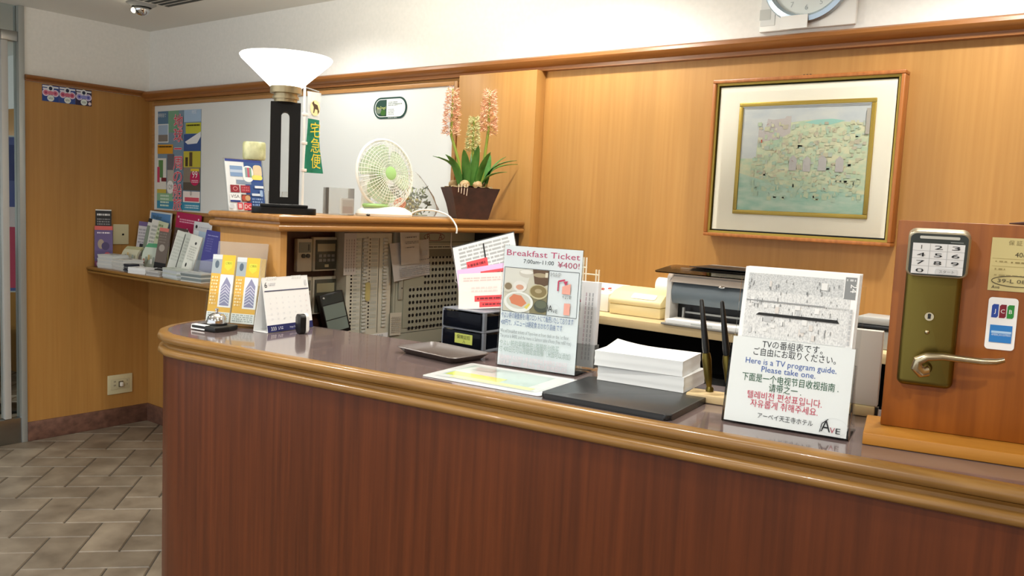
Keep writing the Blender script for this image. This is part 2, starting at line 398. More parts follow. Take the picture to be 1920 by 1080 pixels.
def ceiling_things():
    for i, (x, y, w, a) in enumerate(DOWNLIGHTS_AND_FILL + [(-4.44, 2.40, 0, 0)]):
        lit = w > 0
        if lit:
            t = thing('downlight', 'unseen round ceiling downlight, set includes added fill lamps', 'ceiling light', (x, y, CEIL), 0, 'recessed downlights out of view')
            m = MB(); m.lathe([(0.062, -0.001), (0.085, -0.001), (0.085, -0.006), (0.062, -0.008), (0.062, -0.001)], WHITEPL, 28); m.build('ring', t)
            m = MB(); m.lathe([(0.0, -0.0015), (0.061, -0.0015)], M('lit_lamp_face', '#fff6e6', 0.5, emit=4.0), 24); m.build('lamp_face', t)
        else:
            t = thing('spotlight', 'small eyeball spotlight on the ceiling at upper left', 'ceiling light', (x, y, CEIL))
            m = MB(); m.lathe([(0.0, -0.001), (0.06, -0.001), (0.075, -0.004), (0.06, -0.012), (0.05, -0.02)], GREYPL, 28); m.build('ring', t)
            m = MB(); m.sph((0, 0, -0.03), (0.042, 0.042, 0.034), CHROME); m.build('reflector', t)
            m = MB(); m.sph((-0.012, -0.036, -0.04), 0.014, M('lit_bulb', '#fff2d0', 0.4, emit=6.0)); m.build('bulb', t)
    t = thing('air_vent', 'slotted ceiling air vent near the spotlight', 'air vent', (-4.05, 2.41, CEIL), 0)
    m = MB(); m.box(-0.32, 0.32, -0.1, 0.1, -0.006, -0.001, CEILING, 0.001); m.build('frame', t)
    for k in range(5):
        m = MB(); y = -0.075+k*0.0375; m.box(-0.29, 0.29, y-0.011, y+0.011, -0.0085, -0.0062, M('vent_dark', '#3a3e3c', 0.7)); m.build('slot', t)
floor(); shell(); entrance(); ceiling_things()

# ================================================================ RECEPTION COUNTER
SL = 0.128                                                  # slope of the counter's front along x
def fy(x): return 1.278+SL*(x+2.109)
FRONT = [(-2.368, 1.584), (-2.366, 1.52), (-2.354, 1.44), (-2.33, 1.376), (-2.29, 1.326), (-2.24, 1.294), (-2.18, 1.276), (-2.109, 1.278)]
FRONT += [(x, fy(x)) for x in (-1.9, -1.6, -1.2, -0.8, -0.4, 0.0, 0.4, 0.75)]
def by(x): return 1.690+0.14*(x+2.09)
def bull(o0, o1, z0, z1, n=7):                              # rounded lip profile
    h = (z1-z0)/2; c = o1-h
    return [(o0, z0)]+[(c+h*math.sin(R(-90+180*i/n)+math.pi/2)*1.0, (z0+z1)/2+h*math.sin(R(-90+180*i/n))) for i in range(n+1)]+[(o0, z1)]
def counter():
    t = thing('reception_counter', 'long reception counter with dark wood front and glossy brown worktop', 'counter', (-2.2, 1.5, 0))
    T = Matrix.Translation((2.2, -1.5, 0))
    m = MB(T); m.prism(FRONT+[(0.75, by(0.75)), (-2.10, by(-2.10)), (-2.10, 1.584)], 1.062, 1.1, LAMINATE); m.build('worktop', t)
    m = MB(T); m.sweep(FRONT, bull(0.0006, 0.028, 1.0735, 1.1005), LIP)
    m.sweep(FRONT, [(0.0006, 1.0735), (0.018, 1.0735), (0.012, 1.066), (0.012, 1.0595), (0.0006, 1.0595)], LIP)
    m.sweep(FRONT, bull(-0.008, 0.027, 1.0365, 1.0595), LIP); m.build('edge_moulding', t)
    m = MB(T); m.sweep(FRONT, [(0.012, 0.08), (0.012, 1.036), (-0.01, 1.036), (-0.01, 0.08)], VENEER_DARK); m.build('front_panel', t)
    m = MB(T); m.sweep(FRONT, [(-0.012, 0.0005), (-0.012, 0.08), (-0.03, 0.08), (-0.03, 0.0005)], SKIRT); m.build('plinth', t)
    m = MB(T); m.prism([(-2.11, 1.60), (0.7, 1.60+0.13*2.8), (0.7, by(0.7)-0.02), (-2.11, by(-2.11)-0.02)], 0.02, 0.985, NICHE); m.build('carcass', t)
counter()
CX0, CX1, CY0, CY1, CZ = -2.435, -2.118, 1.586, 2.775, 1.445
def cabinet():
    t = thing('counter_cabinet', 'raised oak cabinet at the counter end with open niche of control panels', 'cabinet', (CX0, CY0, 0))
    T = Matrix.Translation((-CX0, -CY0, 0))
    m = MB(T); m.box(CX0, CX1, CY0, CY0+0.025, 0, 1.395, VENEER, 0.0015); m.build('end_panel', t)
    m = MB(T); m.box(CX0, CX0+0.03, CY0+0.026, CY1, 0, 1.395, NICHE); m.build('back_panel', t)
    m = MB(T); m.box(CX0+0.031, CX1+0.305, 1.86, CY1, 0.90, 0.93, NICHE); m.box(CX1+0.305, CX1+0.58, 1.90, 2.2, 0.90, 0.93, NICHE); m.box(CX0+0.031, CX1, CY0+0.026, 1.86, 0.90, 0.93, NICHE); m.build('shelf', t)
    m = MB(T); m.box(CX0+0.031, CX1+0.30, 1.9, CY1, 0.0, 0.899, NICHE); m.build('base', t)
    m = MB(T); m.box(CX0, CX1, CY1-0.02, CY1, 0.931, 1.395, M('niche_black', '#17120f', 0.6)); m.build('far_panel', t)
    m = MB(T); m.box(CX0, CX1, CY0, CY1, 1.396, CZ, VENEER); m.build('top', t)
    path = [(CX0, CY1), (CX0, CY0), (CX1, CY0), (CX1, CY1)]
    m = MB(T); m.sweep(path, bull(0.0006, 0.027, 1.4225, CZ+0.0005), LIP2)
    m.sweep(path, [(0.0006, 1.4155), (0.012, 1.4155), (0.012, 1.4225), (0.0006, 1.4225)], LIP2)
    m.sweep(path, bull(-0.02, 0.026, 1.3945, 1.4155), LIP2); m.build('edge_moulding', t)
LIP2 = wood('oak_cabinet_lip', '#8f6230', '#a5763e', 'Y', 0.28, 0.7, 0.15)
cabinet()

# ================================================================ ON THE WALLS
def notice_board():
    t = thing('notice_board', 'large blank white notice board set in the left back wall', 'notice board', (-3.8, YB, 1.38))
    w = 2.52; h = 0.645; x0 = -1.28
    m = MB(); m.box(x0, x0+w, -0.010, -0.001, 0, h, BOARDWHITE); m.build('panel', t)
    F = wood('board_frame_oak', '#a87a48', '#b98a55', 'X', 0.4)
    for n, (a, b_, c, d) in {'a': (x0-0.022, x0-0.0005, -0.02, h+0.02), 'b': (x0+w+0.0005, x0+w+0.022, -0.02, h+0.02),
                             'c': (x0, x0+w, h+0.0005, h+0.02), 'd': (x0, x0+w, -0.02, -0.0005)}.items():
        m = MB(); m.box(a, b_, -0.018, -0.001, c, d, F, 0.002); m.build('frame', t)
    return t
notice_board()
def poster():
    m = sheet(0.48, 0.60, 0.001, P('#7d97ad'))
    r = lambda a, b, c, d, col: m.rect(-0.24+a*0.48, -0.24+b*0.48, (1-d)*0.60, (1-c)*0.60, P(col))
    r(0, .4, 0, .14, '#5c7f9e'); r(.25, .5, 0, .22, '#7aa88a'); r(.62, 1, 0, .12, '#a9c6e2'); r(.66, 1, .13, .235, '#c9cc45')
    r(0, .26, .13, .32, '#e8eef0'); r(.015, .245, .14, .24, '#a7c0da'); r(.015, .245, .24, .31, '#86807a'); r(.62, 1, .24, .41, '#3e5a92')
    m.poly([(0.07, 0.41), (0.24, 0.47), (0.24, 0.44), (0.20, 0.40), (0.10, 0.395)], P('#e9edf0'))
    r(0, .37, .34, .435, '#dca032'); r(.62, 1, .41, .57, '#c6bd45'); r(.66, .72, .47, .56, '#4a3f2e'); r(.75, .82, .42, .56, '#5c4d34')
    r(0, .22, .48, .83, '#e6e8e2'); r(.03, .14, .50, .68, '#5f8f5a'); r(-0.0, .06, .57, .73, '#c9476a'); r(.1, .22, .68, .72, '#7c3038')
    r(.24, .4, .44, .6, '#6d6a72'); r(.24, .4, .6, .84, '#b9b7b0'); r(.62, 1, .57, .8, '#8c8478'); r(.62, 1, .72, .8, '#5c564e')
    r(0, .22, .8, .84, '#c9b84f'); r(0, .38, .84, .92, '#8fbf9a'); r(0, 1, .92, 1, '#3f93b5'); r(.62, 1, .81, .92, '#f0e6e2'); r(.66, .98, .87, .91, '#d8566a')
    m.text('豪華客船で', -0.19, .565, .02, P('#dfe9ef'), .1); m.text('地球', .17, .575, .02, P('#e8f2ff'))
    bars(m, -.225, -.075, .375, .39, 1, P('#4a3a20')); bars(m, .09, .23, .5, .515, 1, P('#4a4a20')); bars(m, .08, .23, .01, .035, 2, P('#cfe6ef')); bars(m, -.2, -.1, .01, .09, 4, P('#d6eedd'))
    m.ell(.185, .195, .052, .046, P('#c2285c')); m.text('99', .185, .195, .045, PAPER, .075); bars(m, .15, .22, .165, .185, 2, P('#f0c9d6'))
    m.rect(.14, .23, .235, .25, P('#e0c83c')); m.ell(-.085, .135, .04, .04, PAPER); m.text('129', -.085, .122, .03, P('#6a6a6a'), .06)
    m.text('0', .145, .09, .03, P('#8a8a90')); m.rect(-.05, .06, 0.003, .597, P('#d9a6b4')) if False else None
    for i, c in enumerate('地球一周の船旅'):
        z = 0.585-0.0835*(i+1)
        for dx, dz in ((-.003, 0), (.003, 0), (0, -.003), (0, .003)): m.text(c, .002+dx, z+dz, .066, P('#f2dce0'), .1, fit=(c != '一'))
        m.text(c, .002, z, .066, P('#d63a56'), .1, fit=(c != '一'))
    put(tag(m.build('travel_poster'), 'colourful ocean voyage poster with red vertical lettering on white board', 'poster'), (-4.80, YB-0.0115, 1.39))
poster()
def oval_sign():
    m = MB(); G = P('#23443c')
    m.prism(rrect(-.112, .112, -.05, .05, .049, 8), 0, .003, G, 'y'); m.poly(rrect(-.103, .103, -.042, .042, .041, 8), PAPER)
    m.poly([p for p in rrect(-.099, .099, -.039, .039, .038, 8) if p[0] < -.02]+[(-.022, -.039), (-.022, .039)][::1], P('#2c4a40'))
    m.ell(-.075, -.012, .018, .014, P('#7c8878')); m.ell(-.045, -.022, .018, .014, P('#3f6a2c'))
    m.text('No Drugs!', -.058, -.004, .013, P('#dfe88a'), .062); bars(m, -.01, .05, .008, .03, 3, P('#7e8c88'), seed=3); bars(m, -.01, .03, -.034, -.004, 4, P('#98a3a0'), seed=4); bars(m, .035, .085, .012, .022, 1, P('#8a9894'))
    bars(m, -.01, .05, -.049, -.043, 1, P('#c8d2ce'), seed=5)
    put(tag(m.build('oval_sign'), 'small dark green rimmed oval sign high on the white board', 'sign'), (-2.967, YB-0.0135, 1.942), 0, 0, 0)
oval_sign()
def wall_stickers():
    cols = [('#2f4c94', '#d27a92', 'blue sticker with pink rings, first from the door on the left wall'),
            ('#3a559a', '#cc7088', 'blue sticker with pink rings, middle of the three on the left wall'),
            ('#37304e', '#8f93d6', 'dark purple sticker with lilac rings, nearest the corner on the left wall')]
    for k, (bg, rg, lab) in enumerate(cols):
        m = sheet(.093, .093, .0006, P(bg)); m.M = m.M @ Matrix.Diagonal((1, 1, 1.06, 1)); W_ = P('#e6ecf2')
        m.rect(-.044, -.005, .075, .084, W_); m.rect(.012, .044, .073, .082, W_); m.rect(-.042, -.012, .062, .070, W_)
        m.ell(0, .07, .018, .017, W_); m.ell(0, .07, .010, .010, P('#2b3350'))
        for s in (-1, 1): m.ell(s*.026, .046, .020, .019, P('#dfd3ea')); m.ell(s*.026, .046, .014, .013, P(rg)); m.ell(s*.026, .046, .006, .006, P('#a8406a' if k < 2 else '#4a4fae'))
        m.poly([(-.018, .052), (0, .058), (.018, .052), (.012, .036), (-.012, .036)], P(rg))
        m.ell(0, .018, .019, .017, P('#e6f0ee')); bars(m, -.012, .012, .012, .024, 2, P('#6a8078'))
        if k == 2: m.ell(.034, .013, .009, .009, P('#f0dfe6'))
        put(tag(m.build('sticker'), lab, 'sticker', 'square stickers on the left wall'), (XL+.0012, 2.246+k*.0945, 1.983), 90)
wall_stickers()
def plates():
    t = thing('outlet_plate', 'ivory socket plate low on the left wall', 'socket', (XL+.0006, 2.657, .205), 90)
    m = MB(); m.box(-.08, .08, -.007, 0, 0, .123, IVORY, .003); m.build('cover', t)
    m = MB(); m.box(-.06, .06, -.0095, -.0072, .03, .095, M('ivory_insert', '#cfc9a6', .5), .002)
    for x in (-.042, -.034):
        for z in (.052, .076): m.rect(x, x+.003, z, z+.01, BLACK, -.0096)
    for z in (.052, .076): m.rect(.042, .0445, z, z+.01, BLACK, -.0096)
    m.build('socket_insert', t)
    m = MB(); m.box(-.014, .016, -.016, -.0102, .044, .082, M('jack_dark', '#6b614a', .5), .003); m.box(-.008, .010, -.03, -.0162, .05, .076, WHITEPL, .003); m.build('jack', t)
    t = thing('phone_plate', 'cream wall plate with one small hole behind the leaflets', 'socket', (XL+.0006, 2.66, 1.155), 90)
    m = MB(); m.box(-.05, .05, -.007, 0, 0, .125, IVORY, .003); m.build('cover', t)
    m = MB(); m.cyl((.012, -.0072, .062), (.012, -.0105, .062), .006, BLACK); m.build('jack', t)
plates()
def picture():
    t = thing('picture', 'pale painting of stone buildings in wide cream mount and wooden frame', 'picture', (-.99, YB-.002, 1.432), 0)
    w, h = .63, .543
    pts = [(-w/2, 0), (w/2, 0), (w/2, h), (-w/2, h)]
    m = MB(); m.box(-w/2+.02, w/2-.02, -.012, -.001, .02, h-.02, DKGREY); m.build('backing', t)
    for a, b_, c, d, ax in ((-w/2, w/2, 0, .012, 0), (-w/2, w/2, h-.012, h, 0), (-w/2, -w/2+.012, .0125, h-.0125, 1), (w/2-.012, w/2, .0125, h-.0125, 1)):
        m = MB(); m.box(a, b_, -.055, -.001, c, d, FRAMEWOOD, .003)
        if ax == 0: m.box(a+.0125, b_-.0125, -.046, -.0125, c+(.0122 if c == 0 else -.008), d+(.008 if c == 0 else -.0122), GOLD)
        else: m.box(a+(-.008 if a > 0 else .0122), b_+(-.0122 if a > 0 else .008), -.046, -.0125, .0205, h-.0205, GOLD)
        m.build('frame', t)
    m = MB(); m.box(-w/2+.025, w/2-.025, -.018, -.0126, .025, h-.025, MAT); o = m.build('mount', t); o.location.y = -.020
    ix0, ix1, iz0, iz1 = -.215, .235, .082, .462
    m = MB()
    for a, b_, c, d in ((ix0, ix1, iz0, iz0+.014), (ix0, ix1, iz1-.014, iz1), (ix0, ix0+.014, iz0+.014, iz1-.014), (ix1-.014, ix1, iz0+.014, iz1-.014)):
        m.box(a, b_, -.026, -.0182, c, d, GOLD, .002)
    o = m.build('fillet', t); o.location.y = -.020
    m = MB(); X0, X1, Z0, Z1 = ix0+.014, ix1-.014, iz0+.014, iz1-.014
    SKY = noise_to(M('painted_sky', '#b9c0bf', .6), (14, 14, 30), 5, '#b4bcbe', '#c6cac4')
    m.box(X0, X1, -.021, -.0183, Z0, Z1, SKY); W_, H_ = X1-X0, Z1-Z0; y = -.021
    FIELD = noise_to(M('painted_field', '#bcc6a6', .6), (30, 30, 50), 6, '#aac3a6', '#cdcdaa', .35, .65)
    SEA = noise_to(M('painted_water', '#9cbcae', .6), (16, 16, 50), 6, '#8fb8a4', '#b4c8b4', .35, .65)
    m.poly([(X0, Z0), (X1, Z0), (X1, Z0+.82*H_), (X0+.55*W_, Z0+.86*H_), (X0+.4*W_, Z0+.84*H_), (X0+.14*W_, Z0+.72*H_), (X0+.13*W_, Z0+.5*H_), (X0, Z0+.5*H_)], FIELD, y)
    m.poly([(X0, Z0), (X1, Z0), (X1, Z0+.18*H_), (X0+.6*W_, Z0+.22*H_), (X0+.3*W_, Z0+.26*H_), (X0, Z0+.36*H_)], SEA, y)
    m.poly([(X0+.5*W_, Z0+.84*H_), (X0+.6*W_, Z0+.86*H_), (X0+.72*W_, Z0+.865*H_), (X0+.82*W_, Z0+.845*H_), (X0+.7*W_, Z0+.81*H_), (X0+.57*W_, Z0+.82*H_)], P('#96c2b4'), y)
    m.poly([(X0+.14*W_, Z0+.66*H_), (X0+.14*W_, Z0+.76*H_), (X0+.155*W_, Z0+.86*H_), (X0+.17*W_, Z0+.76*H_), (X0+.2*W_, Z0+.78*H_), (X0+.21*W_, Z0+.88*H_), (X0+.25*W_, Z0+.87*H_), (X0+.35*W_, Z0+.88*H_), (X0+.36*W_, Z0+.9*H_), (X0+.4*W_, Z0+.9*H_), (X0+.4*W_, Z0+.74*H_), (X0+.3*W_, Z0+.68*H_)], P('#b9b3ae'), y)
    rn = random.Random(11); pal = ['#c0c2a2', '#b9c3a2', '#c4c4a4', '#b2c2a4', '#acc0aa', '#bab69a', '#c6c6a8', '#aeb9aa', '#b6b09a', '#a6bda6']
    for k in range(460):
        u = rn.uniform(.1, .97); v = rn.uniform(.12, .83)
        if u < .14 and v > .5: continue
        a = rn.uniform(.012, .045)*W_; b_ = rn.uniform(.012, .05)*H_; cx, cz = X0+u*W_, Z0+v*H_
        m.lay = 8+k % 12; a = min(a, cx-X0, X1-cx); c = pal[rn.randrange(10)] if v > .3 else pal[rn.choice([3, 4, 9, 1])]
        j = lambda: rn.uniform(.75, 1.1)
        m.poly([(cx-a/2*j(), cz-b_/2*j()), (cx+a/2*j(), cz-b_/2*j()), (cx+a/2*j(), cz+b_/2*j()), (cx-a/2*j(), cz+b_/2*j())], P(c), y)
    m.lay = 24
    for u, v in ((.44, .46), (.55, .45), (.67, .46), (.8, .45)): m.poly([(X0+(u-.03)*W_, Z0+(v-.07)*H_), (X0+(u+.03)*W_, Z0+(v-.07)*H_), (X0+(u+.03)*W_, Z0+(v+.04)*H_), (X0+u*W_, Z0+(v+.075)*H_), (X0+(u-.03)*W_, Z0+(v+.04)*H_)], P('#b3b0ac'), y)
    for k in range(46):
        m.lay = 32+k % 6; u = rn.uniform(.14, .95); v = rn.uniform(.15, .85); m.line([(X0+u*W_, Z0+v*H_), (X0+(u+rn.uniform(-.02, .02))*W_, Z0+(v-rn.uniform(.01, .03))*H_)], .0012, P(rn.choice(['#8d7f6e', '#7f8c82', '#a06a58'])), y)
    m.lay = 40; m.rect(X1-.03*W_, X1, Z0+.72*H_, Z0+.95*H_, P('#a9a498'), y)
    m.rect(X0, X1, Z1-.003, Z1, P('#a3a7a4'), y); m.rect(X0+.17*W_, X0+.18*W_, Z0+.65*H_, Z0+.68*H_, P('#b45a44'), y)
    o = m.build('painting', t); o.location.y = -.020
    m = MB(); m.box(-w/2+.031, w/2-.031, -.0285, -.0275, .031, h-.031, clear('picture_glass', (1, 1, 1), .10, .0)); o = m.build('glass', t); o.location.y = -.020
    m = MB()
    for k in range(3): m.sph((k*.011-.011, -.003, 0), (.004, .003, .003), BLACK, 10, 6)
    put(tag(m.build('picture_hook'), 'row of three tiny black pins above the picture', 'hook'), (-.995, YB-.0004, 1.983))
picture()
def clock():
    t = thing('wall_clock', 'square white wall clock with round silver rim above the oak trim', 'clock', (-1.008, YB-.001, 2.132), 0)
    m = MB(); m.box(-.16, .16, -.02, 0, 0, .32, M('clock_case', '#eceeea', .35), .006); m.build('case', t)
    m = MB(); T = Matrix.Translation((0.0, -.021, .165)) @ Matrix.Rotation(R(90), 4, 'X'); m.M = T
    m.lathe([(.121, 0), (.146, 0), (.150, .008), (.145, .018), (.13, .022), (.121, .012), (.121, 0)], M('clock_rim', '#b5c6d2', .25, .7), 56); m.build('rim', t)
    m = MB(T); m.lathe([(0, .002), (.121, .002)], M('clock_dial', '#dfe8e8', .5), 48); m.M = Matrix.Translation((0, -.0232, .165))
    for k in range(12):
        a = R(30*(k+1)); m.text(str(k+1), .096*math.sin(a), .096*math.cos(a)-.009, .018, P('#a9b4b8'))
    m.build('dial', t)
    m = MB(Matrix.Translation((0, -.026, .165))); m.line([(0, 0), (-.05, .03)], .007, BLACK); m.build('hand', t)
    m = MB(Matrix.Translation((0, -.028, .165))); m.line([(0, 0), (.03, .085)], .005, BLACK); m.build('hand', t)
    m = MB(); m.box(-.075, .015, -.048, -.044, -.003, .04, PAPER); m.build('label', t)
    m = MB(); m.box(-.155, -.105, -.022, -.0203, .02, .30, M('silver_panel', '#dfe3e2', .3)); m.box(-.158, -.12, -.023, -.0221, .04, .075, GREYPAPER); m.build('side_panel', t)
clock()

# ================================================================ ON THE RAISED CABINET
def lamp():
    t = thing('table_lamp', 'lit table lamp with flared white glass shade on slotted black column', 'lamp', (-2.228, 1.678, CZ+.001), 55)
    m = MB(); m.prism(rrect(-.098, .098, -.075, .075, .03), 0, .019, BLACKLAMP, 'z', .003); m.build('base', t)
    m = MB(); m.box(-.072, .072, -.055, .055, .0195, .029, BLACKLAMP, .002); m.build('base_step', t)
    m = MB(); w = .0455; s = .013; z0, z1 = .030, .348
    arch = [(s*math.cos(R(a)), .305+s*math.sin(R(a))) for a in range(0, 181, 20)]
    n = len(arch)
    outer = [(-w, z0), (w, z0), (w, z1), (-w, z1)]; hole = [(s, z0+.022)]+arch+[(-s, z0+.022)]
    for yv in (-.02, .02):
        L = [(-w, z0), (-s, z0+.022), (-s, .305), (-s, z1), (-w, z1)]; Rr = [(-x, z) for x, z in L][::-1]
        m.face([(x, yv, z) for x, z in L], BLACKLAMP); m.face([(x, yv, z) for x, z in Rr], BLACKLAMP)
        m.face([(x, yv, z) for x, z in [(-w, z0), (w, z0), (s, z0+.022), (-s, z0+.022)]], BLACKLAMP)
        for i in range(n-1): m.face([(arch[i][0], yv, arch[i][1]), (arch[i+1][0], yv, arch[i+1][1]), (arch[i+1][0], yv, z1), (arch[i][0], yv, z1)], BLACKLAMP)
    for loop in (outer, hole):
        k = len(loop)
        for i in range(k):
            a, b_ = loop[i], loop[(i+1) % k]; m.face([(a[0], -.02, a[1]), (b_[0], -.02, b_[1]), (b_[0], .02, b_[1]), (a[0], .02, a[1])], BLACKLAMP)
    bmesh.ops.remove_doubles(m.bm, verts=m.bm.verts[:], dist=1e-6); bmesh.ops.recalc_face_normals(m.bm, faces=m.bm.faces[:])
    m.build('column', t, smooth=20)
    m = MB(); m.lathe([(.001, .3485), (.036, .3485), (.036, .358), (.041, .358), (.041, .366), (.037, .366), (.037, .374), (.048, .376), (.048, .396), (.001, .396)], M('lamp_collar', '#b4a684', .3, .8), 36); m.build('collar', t)
    sh = MB(); sh.lathe([(.040, .3965), (.050, .3965), (.137, .477), (.142, .486), (.139, .490), (.132, .486), (.048, .404), (.040, .3965)], LAMPGLASS, 56); sh.build('lamp_shade', t)
    ld = bpy.data.lights.new('lamp_bulb', 'POINT'); ld.energy = 34; ld.color = (1, .93, .80); ld.shadow_soft_size = .03
    lo = bpy.data.objects.new('lamp_bulb', ld); COL.objects.link(lo); lo.parent = t; lo.location = (0, 0, .47)
lamp()
def card_sign():
    t = thing('card_sign', 'payment card sign in acrylic stand behind the lamp base', 'sign', (-2.355, 1.634, CZ+.001), 80)
    w, h = .125, .172
    T = Matrix.Rotation(R(-14), 4, 'X')
    m = MB(T); m.box(-w/2, w/2, .0, .002, .002, h, P('#dfe3e4'))
    m.rect(-w/2, w/2, h-.008, h, P('#2b3c84')); m.rect(.0, w/2, .002, h-.008, P('#33528c')); m.rect(.012, w/2, .1, .118, P('#2d4a9c'))
    m.rect(-.048, -.006, .115, .150, P('#7f9cc2')); m.rect(-.048, -.006, .128, .137, P('#b6c6da')); m.rect(-.03, .02, .09, .104, P('#8494a8'))
    m.poly(rrect(-.006, .03, .098, .152, .017), PAPER); m.rect(.002, .010, .114, .146, P('#8aa0a0')); m.rect(.010, .017, .114, .146, P('#c2586e')); m.rect(.017, .024, .114, .146, P('#7aa08c'))
    m.poly(rrect(.03, .06, .116, .156, .01), P('#e0c8a0')); m.poly(rrect(.024, .06, .106, .122, .007), P('#e3dc6a'))
    m.rect(-.052, -.022, .062, .086, P('#8c2630')); m.ring(-.036, .074, .007, .006, .002, P('#d99a9a')); m.rect(-.018, .014, .062, .086, P('#9c2c38')); bars(m, -.014, .01, .066, .082, 2, P('#c46a70'))
    m.rect(-.056, -.022, .034, .058, PAPER); m.text('VISA', -.039, .043, .012, P('#262a33'), .028); m.rect(-.056, -.022, .030, .036, P('#27347c')); m.rect(-.018, .012, .032, .056, P('#6b3a2c')); m.ell(-.008, .044, .009, .009, P('#b04a34')); m.ell(.003, .044, .009, .009, P('#c9a070'))
    m.rect(-.034, -.016, .006, .028, P('#cc4a54')); m.rect(-.030, -.020, .01, .024, P('#e2b8b8')); m.rect(-.012, .014, .004, .028, P('#c83840')); m.text('DC', .001, .009, .014, P('#f2e6e4'), .022)
    m.rect(.018, .05, .052, .06, P('#d6dfe8')); m.rect(.03, .06, .078, .086, P('#e2e8ee')); bars(m, .018, .055, .008, .046, 4, P('#8fa8cc'), seed=9); m.poly(rrect(.046, .056, .05, .072, .003), P('#9db6d6')); m.rect(-.06, -.045, .008, .022, P('#c6cace'))
    m.build('printed_card', t)
    m = MB(T); m.box(-w/2-.004, w/2+.004, .0025, .005, .001, h+.002, ACRYLIC); m.build('back_plate', t)
    m = MB(); m.box(-w/2-.004, w/2+.004, .006, .06, 0, .002, ACRYLIC); m.build('foot', t)
    c = MB(); c.lathe([(0, 0), (.034, 0), (.037, .006), (.037, .052), (.034, .058), (.0, .058)], noise_to(M('pale_yellow_ceramic', '#cfcf9c', .4), (30, 30, 20), 4, '#b4b684', '#dcdcae', .4, .6), 32)
    put(tag(c.build('tape_roll'), 'pale yellow round roll lying on the payment card sign top', 'tape roll'), (-2.42, 1.70, CZ+.172), 0)
    # what carries the roll: a narrow clear box behind the sign
    b = MB(); b.box(-.018, .018, -.025, .025, 0, .170, ACRYLIC_HAZE, .002); put(tag(b.build('acrylic_box'), 'tall clear acrylic box hidden behind the payment card sign', 'box'), (-2.432, 1.70, CZ+.001), 0)
card_sign()
def nobori():
    t = thing('flag_stand', 'miniature banner stand with green and white flag behind the lamp', 'flag', (-2.31, 1.815, CZ+.001), 92)
    m = MB(); m.lathe([(.0, 0), (.028, 0), (.028, .006), (.006, .010), (.0, .010)], WHITEPL, 24); m.build('base', t)
    m = MB(); m.cyl((0, 0, .0105), (0, 0, .424), .0042, WHITEPL); m.build('pole', t)
    m = MB(); m.cyl((.005, 0, .418), (.062, 0, .412), .0022, GREYPL); m.build('crossbar', t)
    for z in (.33, .235, .145):
        m = MB(); m.box(-.006, .012, -.0055, .0055, z-.005, z+.005, M('pale_clip', '#e6dcd4', .5), .001); m.build('clip', t)
    m = MB(); Gn = P('#3f9c80'); rows = 18
    def fp(u, v):      # hangs with a gentle bend
        z = .408-.27*v; x = .011+u*.056+.018*v*v*u; y = -.006*math.sin(v*5+u*2)
        return (x, y, z)
    for i in range(rows):
        v0, v1 = i/rows, (i+1)/rows; mat = PAPER if v1 <= .34 else Gn
        for j in range(4): m.face([fp(j/4, v1), fp((j+1)/4, v1), fp((j+1)/4, v0), fp(j/4, v0)], mat)
    bmesh.ops.solidify(m.bm, geom=m.bm.faces[:], thickness=.0006)
    Y = P('#e4c93a')
    m.ell(.040, .355, .021, .026, P('#e6d6a0'), -.007); m.poly([(.026, .37), (.034, .378), (.036, .37), (.05, .366), (.058, .345), (.052, .335), (.05, .35), (.04, .352), (.036, .338), (.032, .338), (.034, .358)], P('#4a3a2a'), -.007)
    for k, c in enumerate('宅急便'): m.text(c, .042+.003*k, .262-.052*k, .040, Y, .042, -.0075)
    m.build('flag', t)
nobori()
def clear_boxes():
    t = thing('acrylic_box', 'clear acrylic box with slips of paper between lamp and fan', 'box', (-2.27, 1.938, CZ+.001), 66)
    w, d, h = .045, .035, .092
    m = MB()
    for a in ((-w, w, -d, -d+.002, .002, h), (-w, w, d-.002, d, .002, h), (-w, -w+.002, -d+.002, d-.002, .002, h), (w-.002, w, -d+.002, d-.002, .002, h), (-w, w, -d, d, 0, .002)): m.box(*a, ACRYLIC_HAZE)
    m.build('case', t)
    m = MB(); m.box(.002, .046, -.03, -.01, .003, .058, PAPER); m.rect(.006, .042, .006, .052, P('#b9a9a4'), -.03); m.rect(.006, .042, .03, .052, P('#cfcac6'), -.03); m.build('slips', t)
    b = MB()
    for x in (-.022, .022):
        b.prism([(x-.018, .0), (x+.018, .0), (x+.020, .07), (x-.016, .07)], -.01, .01, ACRYLIC_HAZE, 'y')
    b.box(-.04, .04, -.012, .012, -.0, .003, ACRYLIC_HAZE)
    put(tag(b.build('acrylic_holder'), 'small twin clear holder standing just behind the lamp column', 'holder'), (-2.37, 1.77, CZ+.001), 62)
clear_boxes()
